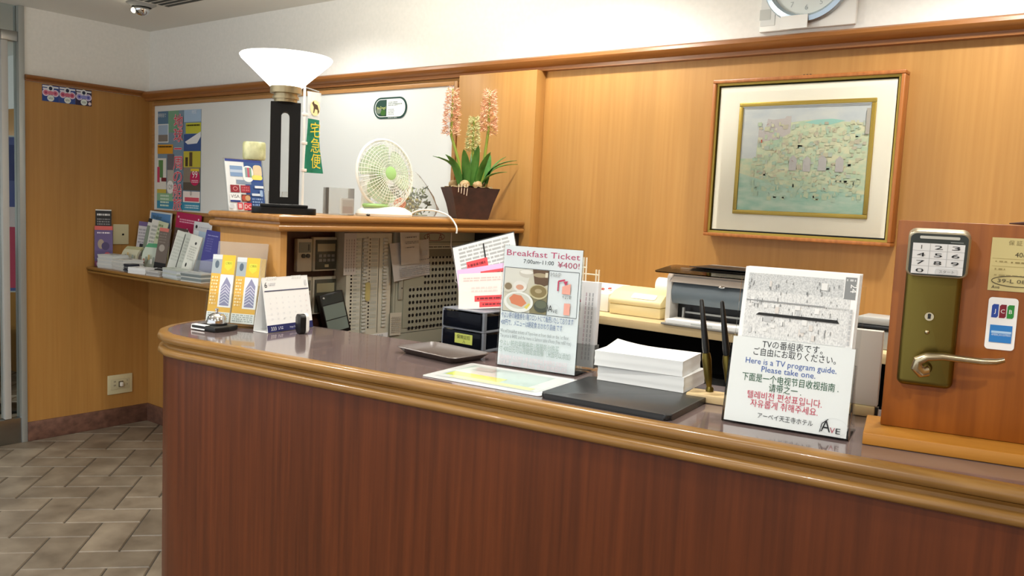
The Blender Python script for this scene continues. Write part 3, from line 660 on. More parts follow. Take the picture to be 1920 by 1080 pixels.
def fan():
    t = thing('desk_fan', 'small white desk fan with pale green blades on cabinet top', 'fan', (-2.235, 2.123, CZ+.001), 84)
    Gp = M('fan_green', '#a3cf84', .4)
    m = MB(); out = []
    n = 28
    vs = []; fs = []
    for lv, (sx, sy, z) in enumerate([(.118, .060, 0), (.120, .062, .008), (.112, .056, .02), (.085, .042, .032), (.05, .026, .038), (.002, .002, .040)]):
        for i in range(n):
            a = 2*math.pi*i/n; vs.append((sx*math.cos(a), sy*math.sin(a), z))
    for l in range(5):
        for i in range(n): fs.append((l*n+i, l*n+(i+1) % n, (l+1)*n+(i+1) % n, (l+1)*n+i))
    fs.append(tuple(range(n-1, -1, -1))); m.mesh(vs, fs, WHITEPL); m.build('base', t)
    m = MB(); m.tube([(-.045+.05*math.cos(R(a)), -.01+.026*math.sin(R(a)), .0375) for a in range(0, 361, 20)], .0065, Gp, 8, False); m.build('green_ring', t)
    m = MB(); m.tube([(-.075, .012, .02), (-.072, .016, .08), (-.066, .03, .125)], [.019, .016, .018], WHITEPL, 16); m.build('neck', t)
    H = Matrix.Translation((-.012, -.012, .15)) @ Matrix.Rotation(R(84), 4, 'X') @ Matrix.Rotation(R(0), 4, 'Y')
    # head axis: local +Z of H points out of the front (towards -Y of the fan)
    m = MB(H); m.lathe([(.0, -.085), (.03, -.083), (.046, -.07), (.05, -.045), (.046, -.03), (0, -.03)], WHITEPL, 28); m.build('motor_housing', t)
    Wm = M('fan_wire_white', '#f0f1ea', .4)
    m = MB(H); rad = .122
    m.tube([(rad*math.cos(R(a)), rad*math.sin(R(a)), 0) for a in range(0, 361, 8)], .0055, Wm, 8, False); m.build('guard_rim', t)
    m = MB(H)
    for k in range(60):
        a = 2*math.pi*k/44; c, s = math.cos(a), math.sin(a)
        m.tube([(r*c, r*s, z) for r, z in ((.024, .034), (.06, .033), (.095, .025), (.115, .012), (.121, 0))], .0012, Wm, 4, False)
    for r, z in ((.035, .034), (.045, .0335), (.055, .0332), (.065, .032), (.075, .030), (.085, .028), (.095, .025), (.105, .0185), (.113, .0135)): m.tube([(r*math.cos(R(a)), r*math.sin(R(a)), z) for a in range(0, 361, 15)], .0009, Wm, 4, False)
    m.lathe([(0, .036), (.018, .036), (.025, .0335), (.0, .0315)], Gp, 24)
    m.build('front_guard', t)
    m = MB(H)
    for k in range(36):
        a = 2*math.pi*k/36; c, s = math.cos(a), math.sin(a)
        m.tube([(r*c, r*s, z) for r, z in ((.047, -.034), (.09, -.03), (.115, -.014), (.121, 0))], .001, Wm, 4, False)
    m.build('rear_guard', t)
    m = MB(H); m.lathe([(0, .02), (.022, .018), (.026, -.01), (0, -.012)], Gp, 24); m.build('hub', t)
    FB = clear('fan_blade_green', (.90, .96, .86), .1, .1, .42, '#d6e8ca')
    for k in range(3):
        b = MB(H @ Matrix.Rotation(R(120*k), 4, 'Z')); N = 10
        rows = []
        for i in range(N+1):
            a = R(-50+100*i/N)
            rows.append([(r*math.cos(a+.25*r/.1), r*math.sin(a+.25*r/.1), .010-.022*i/N) for r in (.024, .06, .09, .106 if 0 < i < N else .095)])
        for i in range(N):
            for j in range(3): b.face([rows[i][j], rows[i][j+1], rows[i+1][j+1], rows[i+1][j]], FB)
        bmesh.ops.remove_doubles(b.bm, verts=b.bm.verts[:], dist=1e-6); bmesh.ops.solidify(b.bm, geom=b.bm.faces[:], thickness=.0012)
        b.build('blade', t)
    m = MB(); m.sph((-.105, -.045, .004), (.008, .006, .004), BLACK, 10, 6); m.build('foot', t)
    m = MB(); pts = [(.115, -.01, .012), (.135, -.03, .026), (.165, -.06, .03), (.195, -.09, .022), (.21, -.122, .006), (.217, -.150, -.028), (.216, -.152, -.055)]
    P3 = [Vector(p) for p in pts]; sm = []
    for i in range(len(P3)-1):
        for s in range(5):
            u = s/5; a = P3[max(i-1, 0)]; b_ = P3[i]; c = P3[i+1]; d = P3[min(i+2, len(P3)-1)]
            sm.append(.5*((2*b_)+(c-a)*u+(2*a-5*b_+4*c-d)*u*u+(3*b_-a-3*c+d)*u**3))
    m.tube(sm, .0032, WHITEPL, 8); m.build('cord', t)
fan()
def bouquet():
    t = thing('bouquet', 'cellophane wrapped bouquet with a pale rose and green sprigs behind the fan', 'bouquet', (-2.395, 2.41, CZ+.003), 88)
    rn = random.Random(5)
    m = MB(); n = 26; vs = []; fs = []
    prof = [(0, .0, .145), (.03, .0, .15), (.08, .0, .12), (.13, .01, .075), (.16, .02, .03), (.175, .02, .004)]
    for z, ox, r in prof:
        for i in range(n):
            a = 2*math.pi*i/n; k = 1+.10*math.sin(3*a+z*40)+.05*math.sin(7*a+z*20)
            vs.append((ox+r*k*math.cos(a), .40*r*k*math.sin(a), z))
    for l in range(len(prof)-1):
        for i in range(n): fs.append((l*n+i, l*n+(i+1) % n, (l+1)*n+(i+1) % n, (l+1)*n+i))
    m.mesh(vs, fs, CELLO); bmesh.ops.recalc_face_normals(m.bm, faces=m.bm.faces[:]); m.build('cellophane', t)
    FG = noise_to(M('foliage_grey_green', '#5f7350', .5), (40, 40, 40), 3, '#43583a', '#8c9a72'); m = MB()
    for k in range(150):
        c = Vector((rn.uniform(-.09, .09), rn.uniform(-.035, .03), rn.uniform(.01, .115))); s = rn.uniform(.008, .017)
        d = Vector((rn.uniform(-1, 1), rn.uniform(-1, 1), rn.uniform(-.3, 1))).normalized(); e = d.cross(Vector((rn.uniform(-1, 1), rn.uniform(-1, 1), .3))).normalized()
        nn = d.cross(e)*.25*s
        m.face([c-d*s, c+e*s*.42+nn, c+d*s, c-e*s*.42+nn], FG)
    bmesh.ops.solidify(m.bm, geom=m.bm.faces[:], thickness=.0005); m.build('foliage', t)
    m = MB()
    for k in range(14):
        x = rn.uniform(-.06, .08); m.tube([(x*.3, 0, .004), (x*.7, rn.uniform(-.02, .02), .05), (x, rn.uniform(-.02, .02), .11)], .0012, STEMG, 5)
    m.build('stems', t)
    m = MB(Matrix.Translation((-.105, -.058, .045)) @ Matrix.Rotation(R(60), 4, 'X') @ Matrix.Rotation(R(-35), 4, 'Y'))
    for k, (r, zz) in enumerate(((.024, -.004), (.018, .002), (.012, .006), (.006, .008))):
        m.lathe([(.002, zz-.012), (r*.8, zz-.008), (r, zz+.004), (r*.92, zz+.012), (r*.8, zz+.004), (.002, zz-.004)], M('pale_rose', '#efc4b0', .5), 18)
    m.build('rose', t)
    m = MB(); m.tube([(-.07, -.02, .003), (.0, -.035, .003), (.08, -.02, .003)], .002, STEMG, 6)
    Y = noise_to(M('dried_flower', '#8a8450', .6), (60, 60, 60), 3, '#4c5a30', '#b2a968')
    for k in range(26): m.sph((rn.uniform(-.07, .03), rn.uniform(-.05, -.035), rn.uniform(.006, .07)), rn.uniform(.005, .009), Y, 8, 5)
    m.build('dried_flowers', t)
bouquet()
def hyacinths():
    t = thing('potted_hyacinth', 'dark brown tapered pot with three artificial salmon hyacinth spikes', 'potted plant', (-2.215, 2.565, CZ+.001), 55)
    m = MB(); b0, b1, b2 = .064, .078, .098; zt = .122
    vs = []
    for r, z in ((b0, 0), (b1, .06), (b2, zt), (b2-.008, zt), (b1-.012, zt-.03)):
        vs += [(-r, -r, z), (r, -r, z), (r, r, z), (-r, r, z)]
    fs = [(3, 2, 1, 0)]+[(l*4+i, l*4+(i+1) % 4, (l+1)*4+(i+1) % 4, (l+1)*4+i) for l in range(4) for i in range(4)]
    q = m.mesh(vs, fs, POTBROWN); m.build('pot', t)
    rn = random.Random(21); m = MB(); n = 14
    g = [[(-.085+.17*i/n, -.085+.17*j/n, zt-.008+.016*rn.random()+.012*math.exp(-((i-7)**2+(j-7)**2)/18)) for j in range(n+1)] for i in range(n+1)]
    for i in range(n):
        for j in range(n): m.face([g[i][j], g[i+1][j], g[i+1][j+1], g[i][j+1]], SOIL)
    bmesh.ops.remove_doubles(m.bm, verts=m.bm.verts[:], dist=1e-6); m.build('moss', t)
    for x, y in ((-.03, -.035), (.022, -.03), (.055, .01), (-.06, .03)):
        m = MB(); m.sph((x, y, zt+.012), (.021, .02, .018), noise_to(M('bulb_skin', '#b89a6c', .5), (40, 40, 90), 3, '#a68454', '#cdb288'), 12, 8); m.build('bulb', t)
    m = MB()
    for k in range(4): m.tube([(-.062+.012*k, -.07, zt+.012), (-.068+.012*k, -.094, zt+.010), (-.070+.011*k, -.1005, zt-.02-.004*k)], .0013, M('root_white', '#e6d2b8', .6), 5)
    m.build('roots', t)
    spikes = [((-.036, -.005), (-.085, .0), .325, .505, PETALP, PETALP2, 1), ((.05, .005), (.066, .0), .345, .512, PETALP, PETALP2, 1), ((.012, -.02), (.0, -.02), .265, .40, PETALG, PETALG, .82)]
    for (x, y), (x2, y2), za, zb, p1, p2, sc in spikes:
        m = MB(); m.tube([(x, y, zt), (x*.7+x2*.3, y, (zt+za)/2), (x2, y2, za), (x2, y2, zb)], [.0065, .006, .0055, .003], STEMG, 10); st = m.build('stem', t)
        m = MB(); N = 120
        for k in range(N):
            f = k/N; z = za+(zb-za)*f; ph = k*2.399; L = (.039-.014*f*f)*sc*rn.uniform(.85, 1.1)
            d = Vector((math.cos(ph), math.sin(ph), rn.uniform(-.25, .45))).normalized(); c = Vector((x2, y2, z))+d*L*.5
            s1 = d.cross(Vector((0, 0, 1))).normalized(); u1 = s1.cross(d); tip = Vector((x2, y2, z))+d*L
            mat = p1 if rn.random() < .6 else p2
            for q in range(5):
                a = 2*math.pi*q/5+ph; e = s1*math.cos(a)+u1*math.sin(a); e2 = s1*math.cos(a+.6)+u1*math.sin(a+.6)
                w_ = .0128*sc; m.face([c, c+d*L*.3+e*w_*.5, tip+e*w_+d*.001, c+d*L*.3+e2*w_*.5], mat)
            m.face([Vector((x2, y2, z)), c+s1*.002, c-s1*.002], STEMG)
        m.build('flower_spike', st)
    def leaf(p0, az, length, w, rise, bend, seed):
        m = MB(); N = 10; d = Vector((math.cos(R(az)), math.sin(R(az)), 0)); s = Vector((-d.y, d.x, 0)); pts = []
        for i in range(N+1):
            u = i/N; c = Vector(p0)+d*length*(u*.32+bend*u*u*u)+Vector((0, 0, rise*length*(u-.42*bend*u**3)))
            ww = 1.3*w*math.sin(math.pi*min(u*.86+.14, 1))**.7
            pts.append((c-s*ww+d*.003, c, c+s*ww+d*.003)) if True else None
            pts[-1] = (c-s*ww+Vector((0, 0, ww*.35)), c, c+s*ww+Vector((0, 0, ww*.35)))
        for i in range(N):
            for j in (0, 1): m.face([pts[i][j], pts[i][j+1], pts[i+1][j+1], pts[i+1][j]], LEAFG)
        bmesh.ops.remove_doubles(m.bm, verts=m.bm.verts[:], dist=1e-5); bmesh.ops.solidify(m.bm, geom=m.bm.faces[:], thickness=.0012); m.build('leaf', t)
    for k, a in enumerate([((-.03, -.01), 195, .17, .015, .82, .5), ((-.035, .01), 165, .14, .014, .95, .35), ((-.02, -.03), 240, .15, .014, 1.0, .12), ((0, -.03), 275, .165, .013, 1.0, .05),
                           ((.02, -.03), 300, .15, .014, .98, .15), ((.045, .0), 345, .17, .015, .85, .5), ((.05, .01), 15, .18, .012, .78, .62), ((.04, -.02), 330, .12, .012, .7, .55), ((.06, .0), 60, .15, .013, 1.0, .15),
                           ((-.045, -.02), 215, .15, .016, .9, .3), ((.02, .02), 80, .18, .013, 1.0, .1), ((.055, -.015), 0, .15, .013, .95, .25)]):
        leaf((*a[0], zt+.004), *a[1:], k)
hyacinths()

# ================================================================ IN THE NICHE (panels face +x)
NX = CX0+.031
def niche():
    def ctrl_small(name, lab, y, z, h, grp=None):
        t = thing(name, lab, 'control panel', (NX+.001, y, z), 90, grp); w = .032
        m = MB(); m.box(-w, w, -.02, 0, 0, h, BEIGERACK, .003); m.build('case', t)
        m = MB(); m.box(-w+.006, w-.006, -.0215, -.0203, h*.58, h-.012, M('panel_grey_window', '#878c80', .3)); m.rect(.012, .018, h*.64, h-.02, DKGREY, -.0215); m.build('display', t)
        for x in (-.008, .012):
            m = MB(); m.cyl((x, -.0204, h*.48), (x, -.026, h*.48), .0075, DKGREY); m.build('knob', t)
        return t
    ctrl_small('thermostat', 'narrow beige wall control with two round knobs at niche left', 1.889, 1.24, .116)
    ctrl_small('thermostat', 'lower narrow beige wall control mostly hidden behind the desk calendar', 1.891, 1.105, .116)
    for z, h, lab in ((1.24, .122, 'wide wall controller with cream display at niche top left'), (1.085, .135, 'wide wall controller behind the leaning black frame')):
        t = thing('wall_controller', lab, 'control panel', (NX+.001, 1.980, z), 90); w = .053
        m = MB(); m.box(-w, w, -.02, 0, 0, h, BEIGERACK, .003); m.build('case', t)
        m = MB(); m.box(-w+.008, w-.004, -.024, -.0203, .006, h-.010, M('controller_dark', '#595c50', .35), .001); m.build('front', t)
        m = MB(); m.box(-w+.014, w-.012, -.0255, -.0243, h*.58, h-.024, M('lcd_cream', '#b9b592', .3)); m.build('display', t)
        m = MB()
        for i in range(4):
            for j in range(2): m.box(-w+.02+.019*i, -w+.034+.019*i, -.026, -.0243, h*.28+.016*j, h*.28+.010+.016*j, GREYPL)
        m.box(-.006, .012, -.026, -.0243, .014, .024, IVORY); m.build('buttons', t)
    # black frame leaning against the controls
    m = MB(); w = .046; h = .15
    m.box(-w, w, 0, .034, 0, h, BLACK, .002); m.rect(-w+.004, w-.006, .012, .108, M('grey_film', '#7f8d85', .25)); m.rect(-w+.004, w-.006, .054, .057, BLACK); m.rect(-w+.004, w-.006, .112, h-.006, M('film_dark', '#39403e', .3))
    m.sph((-w+.012, -.002, h-.014), .004, WHITEPL, 8, 6)
    put(tag(m.build('display_stand'), 'black display stand with grey windows leaning beside the wall controllers', 'stand'), (NX+.098, 1.992, 1.021), 78, 8, -11)
    m = MB(); m.box(NX+.05, NX+.16, 1.93, 2.038, .931, 1.008, NICHE, .003); tag(m.build('riser_block'), 'dark wooden riser under the leaning black stand', 'block')
    # key rack with rows of switches
    t = thing('switch_panel', 'tall beige board with two columns of numbered room switches', 'switch panel', (NX+.001, 2.150, .932), 90)
    x0, x1, h, d = -.112, .112, .449, .07
    m = MB(); m.box(x0, x1, -d, 0, 0, h, BEIGERACK, .003)
    y = -d
    m.rect(x0+.07, x0+.073, .01, h-.02, P('#55574a'), y); m.rect(x0+.156, x0+.159, .07, h-.02, P('#55574a'), y)
    rn = random.Random(3)
    for k in range(31):
        z = h-.03-.0132*k
        m.lay = 3; m.rect(x0+.032, x0+.066, z, z+.0105, P('#d6d9cd' if k % 2 else '#c8ccbe'), y); m.rect(x0+.034, x0+.05, z+.004, z+.006, P('#8f9488'), y)
        if k < 26: m.rect(x0+.118, x0+.150, z, z+.0105, P('#ccd0c3' if k % 2 else '#c0c5b8'), y)
        c = '#6b6356' if k < 9 else '#2c2a28'; m.rect(x0+.019, x0+.027, z+.002, z+.009, P(c), y)
        if k < 26: m.rect(x0+.107, x0+.114, z+.002, z+.009, P('#3a3836' if k > 12 else '#8a8474'), y)
    m.rect(x0+.088, x0+.104, .012, h-.012, P('#d8d8c8'), y)
    for k in range(16): m.rect(x0+.094, x0+.098, .03+.026*k, .044+.026*k, P('#8c8a7c'), y)
    m.lay = 8; m.rect(x0+.107, x1-.008, .012, .066, PAPER, y); m.text('大宝発令信号', x0+.155, .052, .009, P('#3a3a3a'), .07, y); bars(m, x0+.112, x1-.012, .016, .046, 5, P('#9a9a96'), seed=8, y=y)
    m.build('board', t)
    for X_ in (x0+.086, x0+.188):
        for k in range(31 if X_ < 0 else 26):
            z = h-.03-.0132*k; q = MB(); q.box(X_-.011, X_+.009, -d-.007, -d-.0006, z+.001, z+.0105, M('switch_key', '#cfd2c8', .4), .0015); q.build('switch', t)
    q = MB(); q.prism(rrect(x0+.087, x0+.110, .195, .265, .009), -d-.009, -d-.0025, M('yellowed_tag', '#c9bf7e', .5), 'y'); q.build('key_tag', t)
    m = sheet(.058, .152, .0006, P('#d9d6cf')); 
    for k in range(4): m.text('|'*1, -.018+.012*k, .03, .001, P('#8a8a88')); 
    for k in range(4):
        for j in range(11): m.rect(-.02+.012*k, -.016+.012*k, .012+.011*j, .02+.011*j, P('#a58f8a' if k == 3 else '#b0aea8')); m.lay -= 1
    put(tag(m.build('notice_slip'), 'tall white slip of vertical writing taped to the switch panel', 'notice'), (NX+.001+d+.0035, 2.050, 1.227), 90)
    # perforated grey cabinet
    t = thing('speaker_cabinet', 'grey green steel cabinet with a grid of round holes', 'cabinet', (NX+.001, 2.526, .932), 90)
    x0, x1, h, d = -.25, .222, .452, .07
    G2 = M('steel_green_grey', '#b0b29f', .5)
    m = MB(); m.box(x0, x1, -d, 0, 0, h, G2, .003); m.rect(x0+.01, x1-.01, .055, .057, P('#3b3c34'), -d); m.rect(x0+.01, x0+.0115, .058, .30, P('#55564c'), -d); m.rect(x0+.06, x1-.012, h-.04, h-.0375, P('#44453c'), -d); m.build('case', t)
    m = MB(); m.box(x0+.052, x1-.03, -d-.004, -d-.0006, .075, .400, M('steel_door', '#a5a793', .5), .001); 
    m.lay = 0; yy = -d-.004
    for r_ in range(12):
        for c_ in range(7):
            if r_ < 5 and c_ < 2: continue
            cx = x0+.097+.052*c_*.8; cz = .365-.0255*r_-.012
            for s_ in (-.0095, .0095): m.lay = 0; m.ell(cx+s_, cz, .0068, .0068, P('#17181a'), yy, 14)
            m.rect(cx-.008, cx+.008, cz+.0085, cz+.0125, P('#b6b8aa'), yy)
    m.lay = 4; m.rect(x0+.16, x1-.10, .355, .385, P('#777566'), yy); m.rect(x0+.16, x1-.10, .386, .401, P('#c9cab8'), yy); bars(m, x0+.165, x1-.11, .389, .398, 1, P('#5a5a50'), y=yy)
    m.rect(x0+.030, x0+.05, .20, .26, P('#a4a694'), -d); m.build('door', t)
    q = MB(); q.box(x0+.022, x0+.046, -d-.008, -d-.0006, .19, .265, M('latch_grey', '#a9ab9c', .4), .002); q.cyl((x0+.038, -d-.009, .235), (x0+.038, -d-.0085, .235), .003, BLACK); q.build('latch', t)
    q = MB()
    for k, c in enumerate('BA'): q.text(c, x0+.185+.07*k, h-.03, .026, P('#7a4a48'), .05, -d)
    q.ring(x0+.22, h-.018, .06, .016, .003, P('#8a5a54'), -d); q.build('red_mark', t)
    for k, (w, h_, y, z, roll, lab) in enumerate(((.215, .145, 2.36, 1.205, -5, 'curled white form hanging on the steel cabinet'), (.105, .125, 2.342, 1.262, -3, 'small white ticket stuck over the hanging form'), (.062, .088, 2.283, .985, 2, 'receipt slip hanging low at the cabinet corner'))):
        m = MB(); N = 10; mat = P(('#d2d2ce', '#d9d7cf', '#cfccbb')[k])
        def cp(i, z_): x = -w/2+w*i/N; return (x, -.012*(1-i/N)**2*(1.5 if k == 0 else .4)*(1-z_/h_), z_)
        for i in range(N): m.face([cp(i, 0), cp(i+1, 0), cp(i+1, h_), cp(i, h_)], mat)
        bmesh.ops.remove_doubles(m.bm, verts=m.bm.verts[:], dist=1e-6); bmesh.ops.solidify(m.bm, geom=m.bm.faces[:], thickness=.0006)
        yp = -.022 if k == 0 else -.006
        if k == 1:
            bars(m, -.03, .03, .10, .108, 1, P('#8a8a88'), y=yp); bars(m, -.03, .04, .078, .09, 2, P('#9a9a92'), y=yp); bars(m, -.03, .02, .062, .068, 1, P('#8a8a88'), y=yp)
        if k == 0: bars(m, -.07, .09, .012, .05, 5, P('#a2a4a4'), seed=2, y=yp); m.rect(.045, .075, .085, .105, P('#b8bcbc'), yp); bars(m, .03, .09, .066, .074, 1, P('#8c8e8e'), y=yp)
        if k == 2: bars(m, -.025, .025, .01, .075, 8, P('#aaa79a'), seed=6, y=yp)
        put(tag(m.build('paper_slip'), lab, 'paper'), (NX+.001+d+.008+.012*k*(k < 2), y, z), 90, 0, roll)
    # cable and small things at the far end
    m = MB(); pts = [(0, 0, 0), (.01, -.01, -.06), (.03, .0, -.15), (.05, -.02, -.2), (.10, .03, -.27), (.18, .1, -.31)]
    m.tube([Vector(p) for p in pts], .0022, WHITEPL, 6); put(tag(m.build('cable'), 'thin white cable hanging in front of the steel cabinet holes', 'cable'), (-2.30, 2.56, 1.392), 0)
    m = MB(); m.prism(rrect(-.018, .018, -.03, .03, .008), -.012, 0, M('brown_knob', '#7a4a34', .5), 'y', .003); put(tag(m.build('wooden_tag'), 'small brown tag at the dark far end of the niche', 'tag'), (-2.17, 2.751, 1.322), 0)
    m = sheet(.042, .034, .001, PAPER); bars(m, -.017, .01, .018, .03, 2, P('#9a9aa2')); m.rect(.006, .014, .008, .018, P('#4a4a4c')); m.rect(-.014, -.006, .006, .012, P('#b05a70'))
    put(tag(m.build('small_label'), 'tiny white label just under the right end of cabinet top', 'label'), (-2.143, 2.7515, 1.349), 0)
niche()
# ================================================================ ON THE MAIN COUNTER
CT = 1.1008
def rotp(x, y, rz): a = R(rz); return (x*math.cos(a)-y*math.sin(a), x*math.sin(a)+y*math.cos(a))
def bell():
    t = thing('service_bell', 'chrome service bell on black wedge with white plate', 'bell', (-2.193, 1.413, CT), 8)
    m = MB(); m.prism([(-.045, -.045), (.055, -.045), (.062, .0), (.05, .045), (-.045, .045)], 0, .014, BLACK, 'z', .003)
    m.build('base', t)
    m = MB(); m.face([(-.046, -.0458, .002), (.012, -.0458, .002), (.012, -.043, .0148), (-.046, -.043, .0148)], PAPER); m.face([(-.046, -.043, .0148), (.012, -.043, .0148), (.012, -.026, .0152), (-.046, -.026, .0152)], PAPER); m.build('name_plate', t)
    m = MB(); m.lathe([(.0, .0145), (.030, .0145), (.030, .018), (.0, .0185)], BLACK, 32, (.006, .004, 0)); m.build('rim', t)
    m = MB(); m.lathe([(.029, .019), (.0295, .024), (.027, .034), (.021, .043), (.012, .048), (.004, .050), (0, .050)], CHROME, 40, (.006, .004, 0)); m.build('dome', t)
    m = MB(); m.lathe([(.004, .0503), (.0035, .056), (.006, .058), (.006, .061), (0, .063)], CHROME, 16, (.006, .004, 0)); m.build('plunger', t)
bell()
def brochure_holder():
    t = thing('brochure_holder', 'clear tilted acrylic brochure holder behind the bell', 'brochure holder', (-2.211, 1.471, CT), 24)
    T = Matrix.Rotation(R(-10), 4, 'X'); w = .086
    m = MB(T); m.box(-w, w, .034, .0365, .012, .262, ACRYLIC_HAZE); m.build('back_plate', t)
    m = MB(T); m.box(-w, w, .0, .002, .012, .10, ACRYLIC); m.box(-w, -w+.002, .0025, .0335, .012, .13, ACRYLIC); m.box(w-.002, w, .0025, .0335, .012, .13, ACRYLIC); m.box(-w, w, .0, .034, .008, .0118, ACRYLIC); m.build('pocket', t)
    m = MB(); m.box(-w, w, -.004, .05, 0, .003, ACRYLIC); m.build('foot', t)
    for k, (x, n, dz) in enumerate(((-.042, 3, 0), (.042, 7, -.004))):
        for j in range(n):
            b = MB(T); wd = .039; y = .006+.0034*j+.0005; xo = x+.0010*j*(k == 1); z0 = .0125; h = .205+dz
            b.box(xo-wd, xo+wd, y, y+.0026, z0, z0+h, P('#ecd9a6' if j else '#f2efe6'))
            if j == 0:
                Yl = P('#e6b652'); b.rect(xo-wd, xo+wd, z0+.03, z0+h, Yl, y); b.rect(xo-wd, xo-.006, z0+h-.058, z0+h, P('#a6b1b6'), y); b.ell(xo-.022, z0+h-.03, .007, .012, P('#5b6a78'), y); b.rect(xo-wd, xo-.006, z0+h-.014, z0+h, P('#d7dde0'), y)
                b.rect(xo-.004, xo+wd, z0+h-.058, z0+h, P('#ecc23e'), y); b.poly([(xo+.004, z0+h-.018), (xo+.03, z0+h-.018), (xo+.03, z0+h-.038), (xo+.017, z0+h-.048), (xo+.004, z0+h-.038)], P('#d9d648'), y)
                b.text('ご案内', xo+.017, z0+h-.028, .006, P('#8a8a30'), .02, y); b.rect(xo-.006, xo+wd, z0+.045, z0+h-.06, PAPER, y)
                b.poly([(xo, z0+.05), (xo+.032, z0+.05), (xo+.032, z0+.115), (xo+.016, z0+.138), (xo, z0+.105)], P('#8e8fae'), y)
                for q in range(6): b.line([(xo+.001, z0+.056+.009*q), (xo+.016, z0+.066+.010*q), (xo+.031, z0+.056+.009*q)], .002, P('#dfe0ea'), y)
                bars(b, xo-.034, xo-.012, z0+.05, z0+h-.065, 9, P('#f0dfae'), seed=k, y=y); b.rect(xo-wd, xo+wd, z0+.0, z0+.03, P('#e8ece8'), y); bars(b, xo-.034, xo+.034, z0+.004, z0+.028, 4, P('#aab4b0'), seed=k+4, y=y)
            o = b.build('brochure'); o.location = (-2.211, 1.471, CT); o.rotation_euler = (0, 0, R(24))
            side = 'left' if k == 0 else 'right'
            if j == 0: tag(o, f'front yellow city brochure in the {side} slot of the acrylic holder', 'brochure', 'yellow brochures in the acrylic holder')
            else: tag(o, f'yellow edged brochure behind the front one in the {side} holder slot', 'brochure', f'brochures behind the front one, {side} slot')
brochure_holder()
def calendar():
    t = thing('desk_calendar', 'white tent desk calendar showing month six with navy foot band', 'calendar', (-2.082, 1.578, CT), 97)
    w, h = .092, .163; d = .031
    T = Matrix.Translation((0, -d, 0)) @ Matrix.Rotation(R(-10.9), 4, 'X')
    m = MB(T); m.box(-w, w, 0, .0012, 0.001, h, PAPER); m.rect(-w, w, .001, .022, P('#252a5c')); m.text('333', -w+.024, .006, .011, PAPER, .028); bars(m, -w+.042, -w+.062, .006, .016, 2, P('#c9cce0')); m.text('http://osaka-333', .022, .008, .006, P('#d5d8ea'), .06)
    m.text('6', -w+.012, h-.030, .017, P('#26282e')); bars(m, -w+.024, -w+.05, h-.026, h-.016, 2, P('#c3c6cc')); m.rect(-w+.004, w-.002, h-.042, h-.039, P('#4a4f6a')); m.rect(w-.016, w-.008, h-.03, h-.014, P('#d5d7da'))
    for r_ in range(5):
        for c_ in range(7): m.text(str(min(r_*7+c_+1, 30)), -w+.022+.024*c_, .036+.0155*(4-r_), .0055, P('#cfd3d8' if c_ < 6 else '#d8c8c8')); m.lay -= 1
    m.build('calendar_page', t)
    m = MB(Matrix.Translation((0, d, 0)) @ Matrix.Rotation(R(10.9), 4, 'X')); m.box(-w, w, -.0012, 0, .001, h, PAPER); m.build('back_leg', t)
    m = MB(); m.box(-w, w, -d+.002, d-.002, 0, .001, PAPER); m.build('foot', t)
    m = MB()
    for c in (-.055, .045):
        for k in range(6): x = c-.018+.007*k; m.tube([(x, .004*math.cos(a), h*.977-.003+.0045*math.sin(a)) for a in [R(20*q) for q in range(19)]], .0008, WHITEPL, 5, False)
    m.build('wire_binding', t)
    t = thing('stamp', 'small black and white capsule stamp standing before the calendar', 'stamp', (-1.985, 1.568, CT), -12)
    m = MB(); m.prism(rrect(-.016, .016, .0, .058, .011), -.012, .006, BLACK, 'y', .002); m.build('body', t)
    m = MB(); m.prism(rrect(-.0165, .0165, .0, .059, .0115), .0063, .016, WHITEPL, 'y', .003); m.build('cover', t)
calendar()
